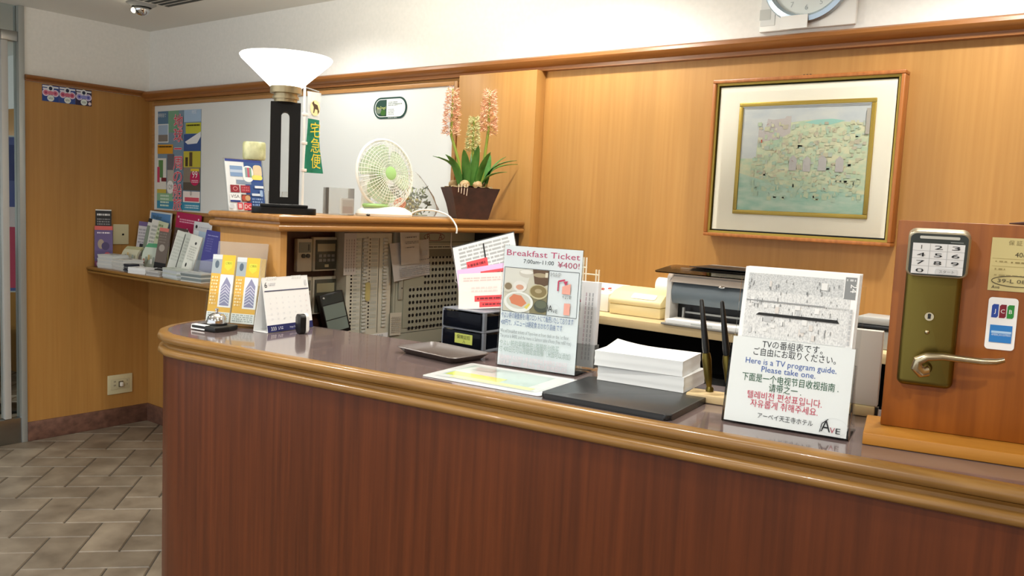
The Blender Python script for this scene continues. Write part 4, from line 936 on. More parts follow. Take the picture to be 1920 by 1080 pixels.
def tray():
    m = MB(); T = M('brown_tray', '#4a3f3a', .38); w, d = .112, .072
    L = [rrect(-a, a, -b_, b_, r) for a, b_, r in ((w-.018, d-.018, .012), (w, d, .02), (w-.003, d-.003, .018), (w-.02, d-.02, .011))]
    vs = [(*p, 0) for p in L[0]]+[(*p, .016) for p in L[1]]+[(*p, .0175) for p in L[2]]+[(*p, .004) for p in L[3]]; n = len(L[0])
    m.mesh(vs, [tuple(range(n-1, -1, -1))]+[(l*n+i, l*n+(i+1) % n, (l+1)*n+(i+1) % n, (l+1)*n+i) for l in range(3) for i in range(n)]+[tuple(range(3*n, 4*n))], T)
    put(tag(m.build('coin_tray'), 'shallow dark brown money tray on the counter before the drawers', 'tray'), (-1.48, 1.632, CT), -4)
    m = MB(); w, d = .157, .106
    m.prism(rrect(-w, w, -d, d, .008), 0, .0012, M('laminate_film', '#e6e9e8', .12, coat=.5))
    m.M = Matrix.Translation((0, 0, .0012)) @ Matrix.Rotation(R(-90), 4, 'X')
    m.rect(-w+.022, w-.022, -d+.02, d-.02, M('print_map', '#d7dfdc', .15, coat=.5)); m.rect(-w+.024, w-.06, -d+.05, d-.024, M('print_mint', '#b9cfc8', .15, coat=.5)); m.rect(-w+.03, .02, -d+.052, -.01, M('print_lime', '#ccd968', .15, coat=.5)); m.rect(-.10, w-.04, -d+.03, -d+.055, M('print_lime2', '#dbe39a', .15, coat=.5)); m.rect(-w+.03, w-.03, -d+.024, -d+.028, P('#b2b8ba')); m.rect(-w+.05, -.05, .03, .07, M('print_teal', '#a5bdb6', .15, coat=.5))
    put(tag(m.build('laminated_sheet'), 'laminated white sheet with lime green map lying near the counter edge', 'sheet'), (-1.192, 1.526, CT), 7)
    m = MB(); m.prism(rrect(-.146, .146, -.122, .122, .014), 0, .012, M('black_leather_pad', '#1d2022', .32), 'z', .004)
    put(tag(m.build('desk_pad'), 'black writing pad with rounded corners under the paper stack', 'pad'), (-.884, 1.566, CT), 6)
    for k, (x, y, z, h, rz, lab) in enumerate(((-.913, 1.728, CT+.0125, .034, 7, 'lower half of the white paper stack on the black pad'), (-.921, 1.722, CT+.0475, .034, 10, 'upper white paper stack with slightly lifted corner'))):
        m = MB(); w, d = .104, .073; N = 8; n2 = 6
        top = {}
        for i in range(N+1):
            for j in range(n2+1):
                u, v = -w+2*w*i/N, -d+2*d*j/n2; lift = (.010*(max(0, -u/w)**2)*(max(0, v/d)**1) if k else 0)
                top[i, j] = (u, v, h+lift)
        for i in range(N):
            for j in range(n2): m.face([top[i, j], top[i+1, j], top[i+1, j+1], top[i, j+1]], PAPER)
        rim = [top[i, 0] for i in range(N)]+[top[N, j] for j in range(n2)]+[top[i, n2] for i in range(N, 0, -1)]+[top[0, j] for j in range(n2, 0, -1)]
        EDGE = M('paper_edge', '#dfe3e3', .75)
        for i in range(len(rim)):
            a, b_ = rim[i], rim[(i+1) % len(rim)]; L_ = 6
            for l in range(L_):
                f0, f1 = l/L_, (l+1)/L_; off = lambda f, p: (p[0]*(1-.004*((int(f*L_)*7) % 3)), p[1]*(1-.006*((int(f*L_)*5) % 3)), p[2]*f)
                m.face([off(f0, a), off(f0, b_), off(f1, b_), off(f1, a)], EDGE)
        m.face([(p[0], p[1], 0) for p in rim][::-1], PAPER)
        bmesh.ops.remove_doubles(m.bm, verts=m.bm.verts[:], dist=1e-6)
        put(tag(m.build('paper_stack'), lab, 'paper stack', 'blank paper stacks on the black pad'), (x, y, z), rz)
tray()
def breakfast():
    t = thing('breakfast_sign', 'upright acrylic sign advertising breakfast tickets with food photo', 'sign', (-1.199, 1.662, CT), 9.5)
    w, h = .109, .306; T = Matrix.Rotation(R(-2.5), 4, 'X')
    m = MB(T); m.box(-w+.002, w-.002, .0, .001, .003, h-.002, M('sign_paper', '#e9eff2', .5))
    Pk = P('#c24a72'); m.text('Breakfast Ticket', .0, h-.026, .0155, Pk, .200, fit=True); m.text('7:00am‐11:00', -.010, h-.043, .0105, P('#33383e'), .083, fit=True); m.text('¥400!', .071, h-.047, .0145, P('#b85470'), .058, fit=True)
    zt, zb = h-.056, h-.166
    m.line([(-w+.006, zb), (w-.008, zb), (w-.008, zt), (-w+.006, zt), (-w+.006, zb)], .0012, P('#53585c'))
    X0, X1 = -w+.008, .020; W_, H_ = X1-X0, zt-zb-.002; Z0 = zb+.001
    m.rect(X0, X1, Z0, zt-.001, P('#d9d3c2')); m.rect(X1, X1+.0015, Z0, zt-.001, P('#4a5054'))
    e = lambda u, v, a, b_, c: m.ell(X0+u*W_, Z0+v*H_, a*W_, b_*H_, P(c))
    m.poly([(X0, zt-.001), (X0+.62*W_, zt-.001), (X0+.5*W_, Z0+.5*H_), (X0, Z0+.45*H_)], P('#e6e3da')); m.rect(X0+.62*W_, X1, Z0, Z0+.45*H_, P('#8c8566'))
    e(.5, .9, .17, .1, '#cfcac0'); e(.5, .93, .15, .05, '#e9e7e0')
    m.poly([(X0+.64*W_, zt-.001), (X1, zt-.001), (X1, Z0+.68*H_), (X0+.92*W_, Z0+.64*H_), (X0+.70*W_, Z0+.68*H_)], P('#6a5442')); m.ell(X0+.82*W_, Z0+.88*H_, .16*W_, .05*H_, P('#b0a184')); m.rect(X0+.93*W_, X0+.99*W_, Z0+.84*H_, Z0+.95*H_, P('#e2dcc8'))
    e(.10, .55, .11, .12, '#d9d4c6'); e(.10, .57, .085, .08, '#8f7f66'); e(.37, .59, .16, .13, '#e6e4de'); e(.37, .57, .09, .06, '#d6a48c')
    e(.80, .5, .21, .17, '#c9c09c'); e(.80, .51, .185, .14, '#8f7f58'); e(.8, .52, .08, .05, '#b5a684')
    e(.36, .23, .34, .24, '#e9ebe8'); e(.36, .25, .28, .18, '#d0d0c6'); m.poly([(X0+.14*W_, Z0+.30*H_), (X0+.24*W_, Z0+.40*H_), (X0+.42*W_, Z0+.38*H_), (X0+.55*W_, Z0+.22*H_), (X0+.44*W_, Z0+.12*H_), (X0+.2*W_, Z0+.18*H_)], P('#d98a68')); m.poly([(X0+.5*W_, Z0+.12*H_), (X0+.6*W_, Z0+.22*H_), (X0+.64*W_, Z0+.2*H_), (X0+.56*W_, Z0+.08*H_)], P('#ddd070'))
    e(.88, .18, .16, .14, '#51564c'); e(.88, .22, .13, .09, '#6a705e')
    m.text('MAP', .040, zt-.014, .011, P('#a3a9ae'), .03)
    A = P('#b8405e'); m.rect(.047, .0505, zb+.062, zb+.086, A); m.line([(.0488, zb+.086), (.066, zb+.090)], .004, A); m.poly([(.062, zb+.086), (.074, zb+.088), (.069, zb+.076)], A)
    S_ = P('#e0a294'); m.poly([(.060, zb+.056), (.082, zb+.056), (.082, zb+.082), (.060, zb+.074)], S_); m.text('やよい軒', .074, zb+.045, .007, P('#4a4a4a'), .024); m.rect(.068, .084, zb+.006, zb+.034, S_)
    m.text('A', .032, zb+.010, .017, P('#1e1e22'), .012, fit=True); m.text('VE', .045, zb+.008, .009, P('#3a3a40'), .013, fit=True); m.ring(.04, zb+.016, .018, .013, .0004, P('#c9ccd0'))
    z = zb-.016
    for s, c, hh, dz, mw in (('やよい軒の朝食券を1階フロントにて販売いたしております', '#3c5a8e', .0125, .0175, .198), ('400円で、メニューは朝定食 おかわり自由 です', '#3c5a8e', .012, .020, .170),
                        ('We sell breakfast tickets of Yayoi-ken at front desk on the 1st floor.', '#7c858a', .0095, .0125, .190), ("The price is ¥400, and the menu is Salmon table d'hote (free refill rice)", '#7c858a', .0095, .0195, .196),
                        ('やよい軒的早餐券在1楼服务台购买', '#94a6a2', .0125, .0150, .165), ('付 400日元可以用朝定食套餐（米饭可以添加）', '#94a6a2', .0125, .020, .197),
                        ('야요이켄의 조식권은 1층 프런트에서 판매하고 있습니다', '#e3cfd6', .010, .0130, .19), ('가격은 400엔, 메뉴는 연어 정식입니다', '#e3cfd6', .010, .015, .19)):
        m.text(s, -w+.007, z, hh, P(c), mw, al='l', fit=True); z -= dz
    m.build('printed_sheet', t)
    m = MB(T); m.box(-w, w, -.0035, -.0012, 0.001, h, ACRYLIC); m.box(-w, w, .0016, .004, .001, h, ACRYLIC); m.box(w-.0018, w, -.0011, .0015, .001, h, ACRYLIC); m.box(-w+.0001, w-.002, -.0011, .0015, h-.0016, h, ACRYLIC); m.build('acrylic_frame', t)
    m = MB(); m.box(-w, w, .006, .105, 0, .003, ACRYLIC); m.build('foot', t)
    t = thing('leaflet_holder', 'white leaflet holder with red arrow right behind the breakfast sign', 'leaflet holder', (-1.178, 1.775, CT+.0036), 9.5)
    w, h = .068, .218
    m = MB(Matrix.Rotation(R(-3), 4, 'X')); m.box(-w, w, .0, .022, .002, h, M('leaflet_white', '#e3e6ea', .6), .001)
    m.rect(.0, .030, .10, .205, P('#eceff2')); m.poly([(.006, .165), (.024, .165), (.015, .198)], P('#b53a58')); m.rect(.011, .0185, .115, .168, P('#b53a58'))
    for k in range(3):
        for j in range(15): m.rect(.036+.009*k, .039+.009*k, .02+.0115*j, .029+.0115*j, P('#b4b8bf' if k else '#c9b9c4')); m.lay -= 1
    m.build('leaflets', t)
    m = MB(Matrix.Rotation(R(-3), 4, 'X')); m.box(-w-.002, w+.004, -.0035, -.0015, .001, .06, ACRYLIC_HAZE); m.box(w+.002, w+.004, -.001, .024, .001, .06, ACRYLIC_HAZE); m.build('pocket', t)
breakfast()
def pens():
    t = thing('pen_stand', 'small pale wooden pen stand with two brass tubes', 'pen stand', (-.737, 1.700, CT), 10)
    m = MB(); m.box(-.060, .06, -.030, .030, 0, .017, DESKTOP, .002); m.build('base', t)
    for k, x in enumerate((-.008, .037)):
        x -= .012; a = Vector((x, .014, .0175)); d = Vector((-.15, -.03, 1)).normalized()
        m = MB(); m.lathe([(0, .0173), (.0085, .0173), (.0085, .0245), (.006, .028), (0, .028)], BRASS, 18, (x, .014, 0)); m.tube([a+d*.010, a+d*.030, a+d*.072, a+d*.085], [.0055, .0085, .0105, .0085], BRASS, 16); m.build('pen_tube', t)
        p = MB(); q0 = Vector((0, 0, 0)); p.tube([q0, q0+d*.012, q0+d*.05, q0+d*.115, q0+d*.118], [.0068, .0078, .0066, .0042, .002], BLACK, 14)
        o = put(tag(p.build('pen'), ('left', 'right')[k]+' black desk pen standing in the wooden pen stand', 'pen', 'desk pens in the stand'), (0, 0, 0), 10)
        w_ = a+d*.086; px, py = rotp(w_.x, w_.y, 10); o.location = (-.737+px, 1.700+py, CT+w_.z)
pens()
def tv_guide():
    t = thing('guide_holder', 'clear acrylic holder with trilingual notice for television guides', 'holder', (-.541, 1.563, CT), 9)
    w = .117; T = Matrix.Rotation(R(-11.5), 4, 'X')
    m = MB(T); m.box(-w, w, -.0025, -.0005, .002, .172, ACRYLIC); m.box(-w, w, .026, .0285, .002, .292, ACRYLIC); m.box(-w, -w+.002, -.0004, .0255, .002, .14, ACRYLIC); m.box(w-.002, w, -.0004, .0255, .002, .14, ACRYLIC); m.box(-w+.0021, w-.0021, -.0004, .0255, .002, .004, ACRYLIC); m.build('pocket', t)
    m = MB(); m.box(-w, w, .006, .115, 0, .0018, ACRYLIC)
    m.prism([(.034, .03), (.11, .004), (.052, .125)], w-.004, w-.0022, ACRYLIC_HAZE, 'x'); m.prism([(.034, .03), (.11, .004), (.052, .125)], -w+.0022, -w+.004, ACRYLIC_HAZE, 'x'); m.build('foot', t)
    m = MB(T); m.box(-w+.004, w-.004, -.0001, .0008, .0045, .170, PAPER); y = -.0001
    for s, cx, z, hh, c, mw in (('TVの番組表です。', .0, .1545, .0125, '#23262a', .112), ('ご自由にお取りください。', .005, .1385, .0125, '#23262a', .152), ('Here is a TV program guide.', .0, .1205, .0118, '#3e5ea6', .168), ('Please take one.', -.002, .1065, .0118, '#3e5ea6', .100),
                             ('下面是一个电视节目收视指南 .', .002, .0875, .0128, '#22583a', .178), ('请带之一 .', -.004, .0715, .0125, '#22583a', .060), ('텔레비전 편성표입니다.', -.004, .0545, .0122, '#c23a56', .138), ('자유롭게 취해주세요.', -.003, .0385, .0122, '#c23a56', .125), ('アーベイ天王寺ホテル', .002, .0180, .0090, '#3a3c40', .102)):
        m.text(s, cx, z, hh, P(c), mw, y, fit=True)
    m.text('A', .076, .0115, .023, P('#1c1c20'), .017, y, fit=True); m.line([(.066, .010), (.069, .026), (.079, .035)], .0014, P('#1c1c20'), y); m.text('V', .088, .0105, .011, P('#b04a5c'), .009, y, fit=True); m.text('E', .098, .0105, .011, P('#2c2c30'), .008, y, fit=True); m.ring(.09, .022, .024, .016, .0005, P('#d5d8da'), y)
    m.build('notice_card', t)
    nw = M('newsprint', '#cfd2d0', .6, spec=.2); noise_to(nw, (420, 60, 260), 2, '#bbbfc0', '#dfe2e1', .3, .62)
    nl = M('newsprint_dense', '#b8bcbc', .6, spec=.2); noise_to(nl, (520, 60, 380), 2, '#a9aeb0', '#d2d6d6', .3, .65)
    rn = random.Random(4)
    for k in range(4):
        m = MB(T); wd = .106; y0 = .004+.0038*k; z0 = .0046; h = .311+.001*k
        m.box(-wd+.0012*k, wd+.0012*k, y0, y0+.0032, z0, h, PAPER)
        if k == 0:
            m.rect(-wd+.008, wd-.026, .263, .299, nl, y0); m.rect(-wd+.008, wd-.012, .172, .264, nw, y0); m.rect(wd-.024, wd-.004, .262, .304, P('#85898a'), y0)
            m.text('24', wd-.014, .291, .0125, PAPER, .02, y0, rot=R(-90), al='l'); bars(m, wd-.022, wd-.006, .295, .302, 1, P('#c9cccc'), y=y0)
            for q in range(24):
                m.lay = 8+q % 6; x = rn.uniform(-wd+.01, wd-.05); z = rn.uniform(.175, .28); m.rect(x, x+rn.uniform(.004, .014), z, z+rn.uniform(.006, .014), P(rn.choice(['#dfe2e1', '#c6cacb', '#d3d0cb', '#e6e8e7', '#b9bdbe'])), y0)
            for q in range(60):
                x = rn.uniform(-wd+.01, wd-.03); z = rn.uniform(.17, .285); m.rect(x, x+.0012, z, z+rn.uniform(.003, .009), P('#6a6e70'), y0); m.lay -= 1
            m.lay += 2
            m.line([(-wd+.009, .245), (wd-.055, .2435)], .0022, P('#8a8e90'), y0); m.line([(wd-.055, .2435), (wd-.014, .243)], .0016, P('#c2c6c6'), y0)
            m.poly([(-wd+.03, .2165), (-wd+.036, .2215), (wd-.031, .2205), (wd-.027, .2145)], P('#17191a'), y0)
            for q in range(7): m.rect(wd-.010, wd-.006, .175+.01*q, .183+.01*q, P('#b2b6b8'), y0)
        o = m.build('guide_sheet'); o.location = (-.541, 1.563, CT); o.rotation_euler = (0, 0, R(9))
        if k == 0: tag(o, 'front television guide sheet of grey listings crossed by a black bar', 'sheet')
        else: tag(o, 'white guide sheet behind the front television listing', 'sheet', 'guide sheets behind the front one')
tv_guide()
def file_box():
    t = thing('file_box', 'white upright file box with beige foot behind the guide holder', 'file box', (-.468, 1.822, CT), 8)
    m = MB(); m.box(-.055, .028, 0, .022, .0225, .18, M('file_white', '#d5d4cc', .5), .002); m.build('board', t)
    m = MB(); m.box(-.055, .024, -.004, .026, 0, .022, CREAM, .002); m.build('foot', t)
    m = MB(); m.box(.0245, .03, .004, .02, .001, .02, BLACK); m.build('end_cap', t)
file_box()
def sample_door():
    P0 = (-.402, 1.585); RZ = 12.5
    t = thing('lock_sample_board', 'wooden sample door board with brass keypad lock on the counter', 'lock display', (*P0, CT), RZ)
    m = MB(); m.box(0, .56, 0, .16, 0, .022, BASEWOOD, .002); m.build('base', t)
    m = MB(); m.box(.026, .56, .082, .118, .0225, .409, BOARDWOOD, .002); m.build('board', t)
    cx = .093; y = .0815
    m = MB(); m.slab(cx-.046, cx+.046, .108, .345, .012, y-.0002, y-.024, .009, BRASS); m.build('lock_body', t)
    K = Matrix.Translation((cx+.004, y-.030, .312)) @ Matrix.Rotation(R(14), 4, 'X') @ Matrix.Diagonal((1, 1, .86, 1))
    m = MB(K); m.slab(-.0515, .0475, .0005, .0975, .014, .012, -.0118, .003, M('keypad_rim', '#b8ae94', .3, .8))
    m.poly(rrect(-.0475, .0435, .0045, .0935, .011), M('keypad_dark', '#3d4442', .3), -.012); m.build('keypad_case', t)
    m = MB(K); m.lay = 3; yk = -.0125; m.poly(rrect(-.033, .030, .083, .089, .002), P('#c9cbc2'), yk); m.rect(.016, .036, .0765, .0785, P('#8b9290'), yk)
    m.rect(-.043, .039, .008, .0735, M('keypad_white', '#e9ecec', .35), yk)
    for z in (.0247, .041, .0572): m.rect(-.043, .039, z, z+.0008, P('#b5b9ba'), yk)
    m.rect(-.0157, -.0149, .008, .0735, P('#b5b9ba'), yk); m.rect(.0117, .0125, .0247, .0735, P('#b5b9ba'), yk)
    for r_, row in enumerate(('123', '456', '789')):
        for c_, ch in enumerate(row): m.text(ch, -.029+.0273*c_, .0615-.0163*r_, .0088, P('#25292b'), .013, yk, fit=(ch != '1'))
    m.text('0', -.029, .0115, .0088, P('#25292b'), .013, yk, fit=True); m.poly(rrect(-.003, .031, .0095, .0215, .002), P('#d3d6d6'), yk); m.text('スタート', .014, .0125, .0055, P('#6f7476'), .024, yk); m.build('keypad', t)
    m = MB(); m.cyl((cx-.002, y-.0243, .238), (cx-.002, y-.031, .238), .0082, SATIN, .0075, 24); m.rect(cx-.0045, cx+.0005, .234, .243, BLACK, y-.0312); m.ell(cx-.002, .2405, .0028, .003, BLACK, y-.0312); m.build('key_cylinder', t)
    m = MB(); m.sph((cx-.003, y-.025, .209), (.0042, .003, .0042), SATIN, 14, 8); m.build('indicator', t)
    m = MB(); hx, hz = cx-.004, .150
    m.tube([(hx+.003, y-.0243, hz-.006), (hx+.003, y-.041, hz-.006)], [.012, .009], BRASS, 18); m.build('lever_spindle', t)
    pts = [(hx+.006, -.046, hz-.008), (hx-.003, -.050, hz-.010), (hx-.011, -.053, hz-.002), (hx-.010, -.055, hz+.010), (hx+.004, -.056, hz+.0185), (hx+.028, -.055, hz+.0215), (hx+.06, -.054, hz+.0205), (hx+.09, -.053, hz+.0195), (hx+.112, -.052, hz+.0215), (hx+.124, -.051, hz+.026)]
    m = MB(); m.tube([(a, y+b_, c) for a, b_, c in pts], [.011, .0115, .0105, .009, .008, .0068, .0062, .006, .0055, .004], SATIN, 14); m.build('lever_handle', t)
    m = MB(Matrix.Translation((0, y, 0))); m.box(.180, .275, -.0012, -.0002, .292, .386, P('#c9bd86')); yy = -.0012
    m.text('保 証 書', .222, .374, .007, P('#8d7f55'), .05, yy); m.text('406', .226, .353, .009, P('#4a4430'), .026, yy); m.rect(.183, .272, .349, .3495, P('#a1935f'), yy); bars(m, .188, .206, .342, .346, 1, P('#9b8d5c'), y=yy); bars(m, .212, .26, .341, .3455, 1, P('#8a7c4e'), y=yy); m.rect(.183, .272, .3355, .336, P('#a1935f'), yy); bars(m, .188, .204, .328, .333, 1, P('#9b8d5c'), y=yy); bars(m, .188, .25, .318, .322, 1, P('#a89b6a'), y=yy)
    m.ring(.225, .310, .040, .0095, .0012, P('#4a4636'), yy); m.text('39-L 0890', .223, .307, .007, P('#5a5440'), .058, yy, fit=True); m.text('Ave', .192, .296, .006, P('#4a4636'), .014, yy); m.build('guarantee_card', t)
    m = MB(Matrix.Translation((0, y, 0))); m.prism(rrect(.184, .230, .187, .280, .006), -.0014, -.0002, PAPER, 'y'); yy = -.0014
    for k, (c, ch) in enumerate((('#2b4a9e', 'J'), ('#7c2030', 'C'), ('#2f8a3c', 'B'))):
        x = .190+.0120*k; m.poly([(x, .244), (x+.0085, .244), (x+.0105, .247), (x+.0105, .268), (x+.0025, .268), (x, .265)], P(c), yy); m.text(ch, x+.0052, .2525, .0075, PAPER, .008, yy)
    m.rect(.190, .2245, .200, .231, P('#2f7cc4'), yy); m.rect(.1925, .2235, .2165, .2205, P('#a9cbe8'), yy); m.text('AMERICAN EXPRESS', .208, .2120, .004, P('#d2e4f4'), .03, yy); m.build('payment_sticker', t)
    m = MB(); m.tube([(.205, .098, .4115), (.225, .095, .4125), (.25, .1, .4125), (.30, .098, .4125), (.33, .1, .4125)], [.001, .003, .0025, .003, .002], M('dark_cord', '#4a2c24', .7), 7)
    o = put(tag(m.build('cord'), 'short dark cord lying along the lock sample board top edge', 'cord'), (*P0, CT), RZ)
sample_door()

# ================================================================ BACK DESK AND WHAT STANDS ON IT
DZ = 1.16
def back_desk():
    t = thing('back_desk', 'high pale wooden desk along the back wall with dark space beneath', 'desk', (-1.9, 2.35, 0))
    T = Matrix.Translation((1.9, -2.35, 0))
    m = MB(T); m.box(-1.80, .9, 2.35, YB-.002, DZ-.028, DZ, DESKTOP, .002); m.build('desk_top', t)
    m = MB(T); m.box(-1.80, .9, YB-.03, YB-.002, 0.0, DZ-.0285, UNDERDESK_SHADE); m.build('back_panel', t)
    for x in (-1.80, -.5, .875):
        m = MB(T); m.box(x, x+.025, 2.39, YB-.031, 0.0, DZ-.0285, UNDERDESK_SHADE); m.build('side_panel', t)
    m = MB(T); m.box(-1.774, .874, 2.42, YB-.031, .55, .575, UNDERDESK_SHADE); m.build('shelf', t)
    # shadowy black bags on the shelf below
    BAG = noise_to(M('black_bag', '#151515', .4), (25, 25, 25), 4, '#0e0e0e', '#232321', bump=.8)
    for k, (x, y, sx, sz, lab) in enumerate(((-1.52, 2.60, .16, .42, 'crumpled black bag under the back desk left of the paper stack'), (-1.10, 2.60, .17, .40, 'crumpled black bag under the back desk behind the paper stack'), (-.78, 2.6, .10, .36, 'dark bag under the back desk near the pens'))):
        m = MB(); rn = random.Random(k); n = 18; mm = 9; vs = []; fs = []
        for i in range(mm+1):
            u = i/mm; r = math.sin(math.pi*(.12+.82*u))**.6
            for q in range(n):
                a = 2*math.pi*q/n; j = 1+rn.uniform(-.12, .12); vs.append((sx*r*j*math.cos(a), .13*r*j*math.sin(a), sz*u))
        for i in range(mm):
            for q in range(n): fs.append((i*n+q, i*n+(q+1) % n, (i+1)*n+(q+1) % n, (i+1)*n+q))
        fs += [tuple(range(n-1, -1, -1)), tuple(range(mm*n, (mm+1)*n))]
        m.mesh(vs, fs, BAG); put(tag(m.build('bag'), lab, 'bag', 'black bags under the back desk'), (x, y, .5762))
back_desk()
def office():
    z = DZ+.0006
    t = thing('laser_printer', 'white and grey laser printer on the back desk under the painting', 'printer', (-1.235, 2.40, z))
    WP = M('printer_white', '#e3e2dc', .4); GP = M('printer_blue_grey', '#6f7b82', .35); LG = M('printer_lid_grey', '#8c8a84', .4)
    m = MB(); m.prism([(.0, .0), (.36, .0), (.36, .148), (.34, .148), (.02, .148), (.0, .136)], .0, .0, WP, 'y') if False else None
    m.prism(rrect(.018, .34, .0, .15, .002), .06, .33, WP, 'y', .002); m.prism([(-.0, 0), (.33, 0), (.33, .16), (.05, .165), (.012, .158), (0, .145)], .0, .0179, WP, 'x', .004)
    m.prism([(-.0, 0), (.33, 0), (.33, .16), (.05, .165), (.012, .158), (0, .145)], .3405, .362, WP, 'x', .004); m.build('body', t)
    m = MB(); n = 10; q = [(.012-.0*i+.028*math.sin(math.pi*i/n)*-.4, .062+.066*i/n) for i in range(n+1)]
    m.prism(q+[(.055, .128), (.055, .062)], .0185, .34, GP, 'x'); m.build('front_cover', t)
    m = MB(); m.box(.0185, .34, .0545, .0595, .004, .0615, BLACK); m.box(.05, .31, .03, .036, .032, .038, GREYPL, .001); m.box(.05, .056, .02, .03, .01, .05, GREYPL, .001); m.box(.30, .306, .02, .03, .01, .05, GREYPL, .001); m.build('paper_slot', t)
    m = MB(); m.prism([(-.012, .130), (.012, .148), (.06, .172), (.30, .176), (.33, .165), (.33, .1665), (.04, .1665), (.01, .152), (.01, .130)], .016, .345, LG, 'x', .0); m.build('top_cover', t)
    m = MB(); m.box(.05, .31, .05, .20, .1775, .1795, BLACK); m.build('output_slot', t)
    m = MB(); m.prism(rrect(-.03, .31, -.04, .10, .02), .0, .003, SMOKE, 'z'); m.M = Matrix(); o = m.build('smoked_flap', t); o.location = (.0, .0, .163); o.rotation_euler = (R(7), 0, 0)
    m = MB(); m.sph((.19, -.0115, .128), (.012, .006, .004), CHROME, 12, 6); m.build('badge', t)
    m = MB(); m.box(.02, .31, -.062, .025, .0, .006, LG, .001); m.build('feed_tray', t)
    m = MB(); m.box(.035, .295, -.058, .02, .0064, .018, PAPER, .0005); m.rect(.12, .19, .0085, .0135, GREYPAPER, -.058); m.build('paper', t)
    t = thing('label_printer', 'cream label printer with white paper roll left of the laser printer', 'printer', (-1.458, 2.43, z))
    m = MB(); m.prism([(-.0, .0), (.16, .0), (.16, .035), (-.002, .035)], .0, .192, CREAM, 'x', .004); m.build('base', t)
    m = MB(); m.prism([(-.006, .0355), (.16, .0355), (.16, .085), (.085, .09), (.03, .078), (-.006, .052)], -.003, .195, CREAM, 'x', .005); m.build('cover', t)
    m = MB(Matrix.Translation((.098, .011, .0647)) @ Matrix.Rotation(R(-54), 4, 'X')); m.prism(rrect(-.02, .07, -.010, .016, .006), -.0014, -.0004, M('label_window', '#ece6cc', .3), 'y') ; m.build('window', t)
    m = MB(); m.cyl((.11, .135, .098), (.19, .135, .098), .028, PAPER, n=28); m.build('paper_roll', t)
    t = thing('card_reader', 'white boxy device with small red buttons at the left end of back desk', 'device', (-1.62, 2.45, z))
    m = MB(); m.prism([(0, 0), (.15, 0), (.15, .085), (.0, .062)], 0, .145, WHITEPL, 'x', .004); m.build('body', t)
    m = MB(Matrix.Translation((0, 0, .0655)) @ Matrix.Rotation(R(8.5), 4, 'X'))
    for k, (x, c) in enumerate(((.10, '#b0413a'), (.116, '#b0413a'), (.13, '#d9c9c0'), (.085, '#c9c3bb'), (.07, '#c9c3bb'))): m.box(x-.005, x+.005, .03+.02*(k % 2), .04+.02*(k % 2), .0, .004, P(c), .001)
    m.build('buttons', t)
    t = thing('wire_rack', 'white wire rack standing on the back desk behind the breakfast sign', 'rack', (-1.79, 2.61, z))
    Wm = M('rack_wire', '#ddd8c8', .4)
    for x in (0, .105, .117):
        m = MB(); m.tube([(x, 0, .0), (x, 0, .168)], .0032, Wm, 8); m.tube([(x, .09, .0), (x, .09, .12)], .0032, Wm, 8); m.tube([(x, .0, .0035), (x, .09, .0035)], .003, Wm, 8); m.build('upright', t)
    m = MB()
    for zz in (.06, .135): m.tube([(-.003, 0, zz), (.12, 0, zz-.004)], .0028, Wm, 8)
    m.tube([(0, .09, .1), (.12, .09, .1)], .0028, Wm, 8); m.build('crossbar', t)
    t = thing('card_terminal', 'small grey black terminal beside the lock board edge on back desk', 'terminal', (-.655, 2.42, z))
    m = MB(); m.box(0, .12, 0, .1, 0, .05, GREYPL, .004); m.build('body', t)
    m = MB(); m.box(-.002, .122, -.004, .1, .0505, .064, BLACK, .003); m.build('dark_band', t)
    m = MB(); m.box(.0, .12, .0, .1, .0645, .086, M('terminal_silver', '#b0b0ac', .35), .004); m.build('lid', t)
    m = MB(); m.box(-.05, .06, 0, .001, 0, .15, PAPER); put(tag(m.build('paper_sheet'), 'white sheet standing upright between file box and lock board', 'paper'), (-.372, 1.92, CT), 5, 8, 14)
    # drawer unit and the papers on it
    t = thing('drawer_unit', 'two tier dark translucent letter drawer unit behind the money tray', 'drawers', (-1.735, 1.905, 1.064), 0)
    w, d = .168, .24; FR = M('drawer_frame', '#7f848c', .35)
    m = MB(); m.box(0, w, 0, d, 0, .008, FR, .002); m.box(.0, w, .0, d, .118, .122, FR, .0015); m.box(0, w, .0, d, .059, .065, FR, .002)
    for x in (0, w-.008):
        for y in (.0, d-.012): m.box(x, x+.008, y, y+.012, .0082, .0588, FR); m.box(x, x+.008, y, y+.012, .0652, .1178, FR)
    m.build('frame', t)
    for k, z0 in enumerate((.010, .067)):
        m = MB(); m.box(.0085, w-.0085, -.006, .0, z0, z0+.047, NAVYCLEAR, .002); m.box(.010, w-.0105, .0005, d-.02, z0, z0+.002, NAVYCLEAR); m.box(.0085, .0105, .0005, d-.02, z0, z0+.04, NAVYCLEAR); m.box(w-.0105, w-.0085, .0005, d-.02, z0, z0+.04, NAVYCLEAR); dr = m.build('drawer', t)
        m = MB(); m.box(.015, w-.015, .01, d-.03, z0+.003, z0+.02, GREYPAPER if k else BLACK); m.build('contents', dr)
        if not k:
            m = MB(Matrix.Translation((0, -.0062, 0))); m.box(.06, .13, -.0008, 0, z0+.010, z0+.040, P('#c6cf6a')); m.text('保険証控', .095, z0+.025, .010, P('#3c3f2a'), .055, -.0008); m.text('入', .098, z0+.013, .009, P('#3c3f2a'), .02, -.0008); m.build('label', dr)
    m = MB(); m.box(-1.745, -1.56, 1.903, 2.16, .931, 1.0632, NICHE, .002); tag(m.build('riser_block'), 'dark riser box under the letter drawer unit', 'block')
    z1 = 1.064+.1228
    rn = random.Random(2)
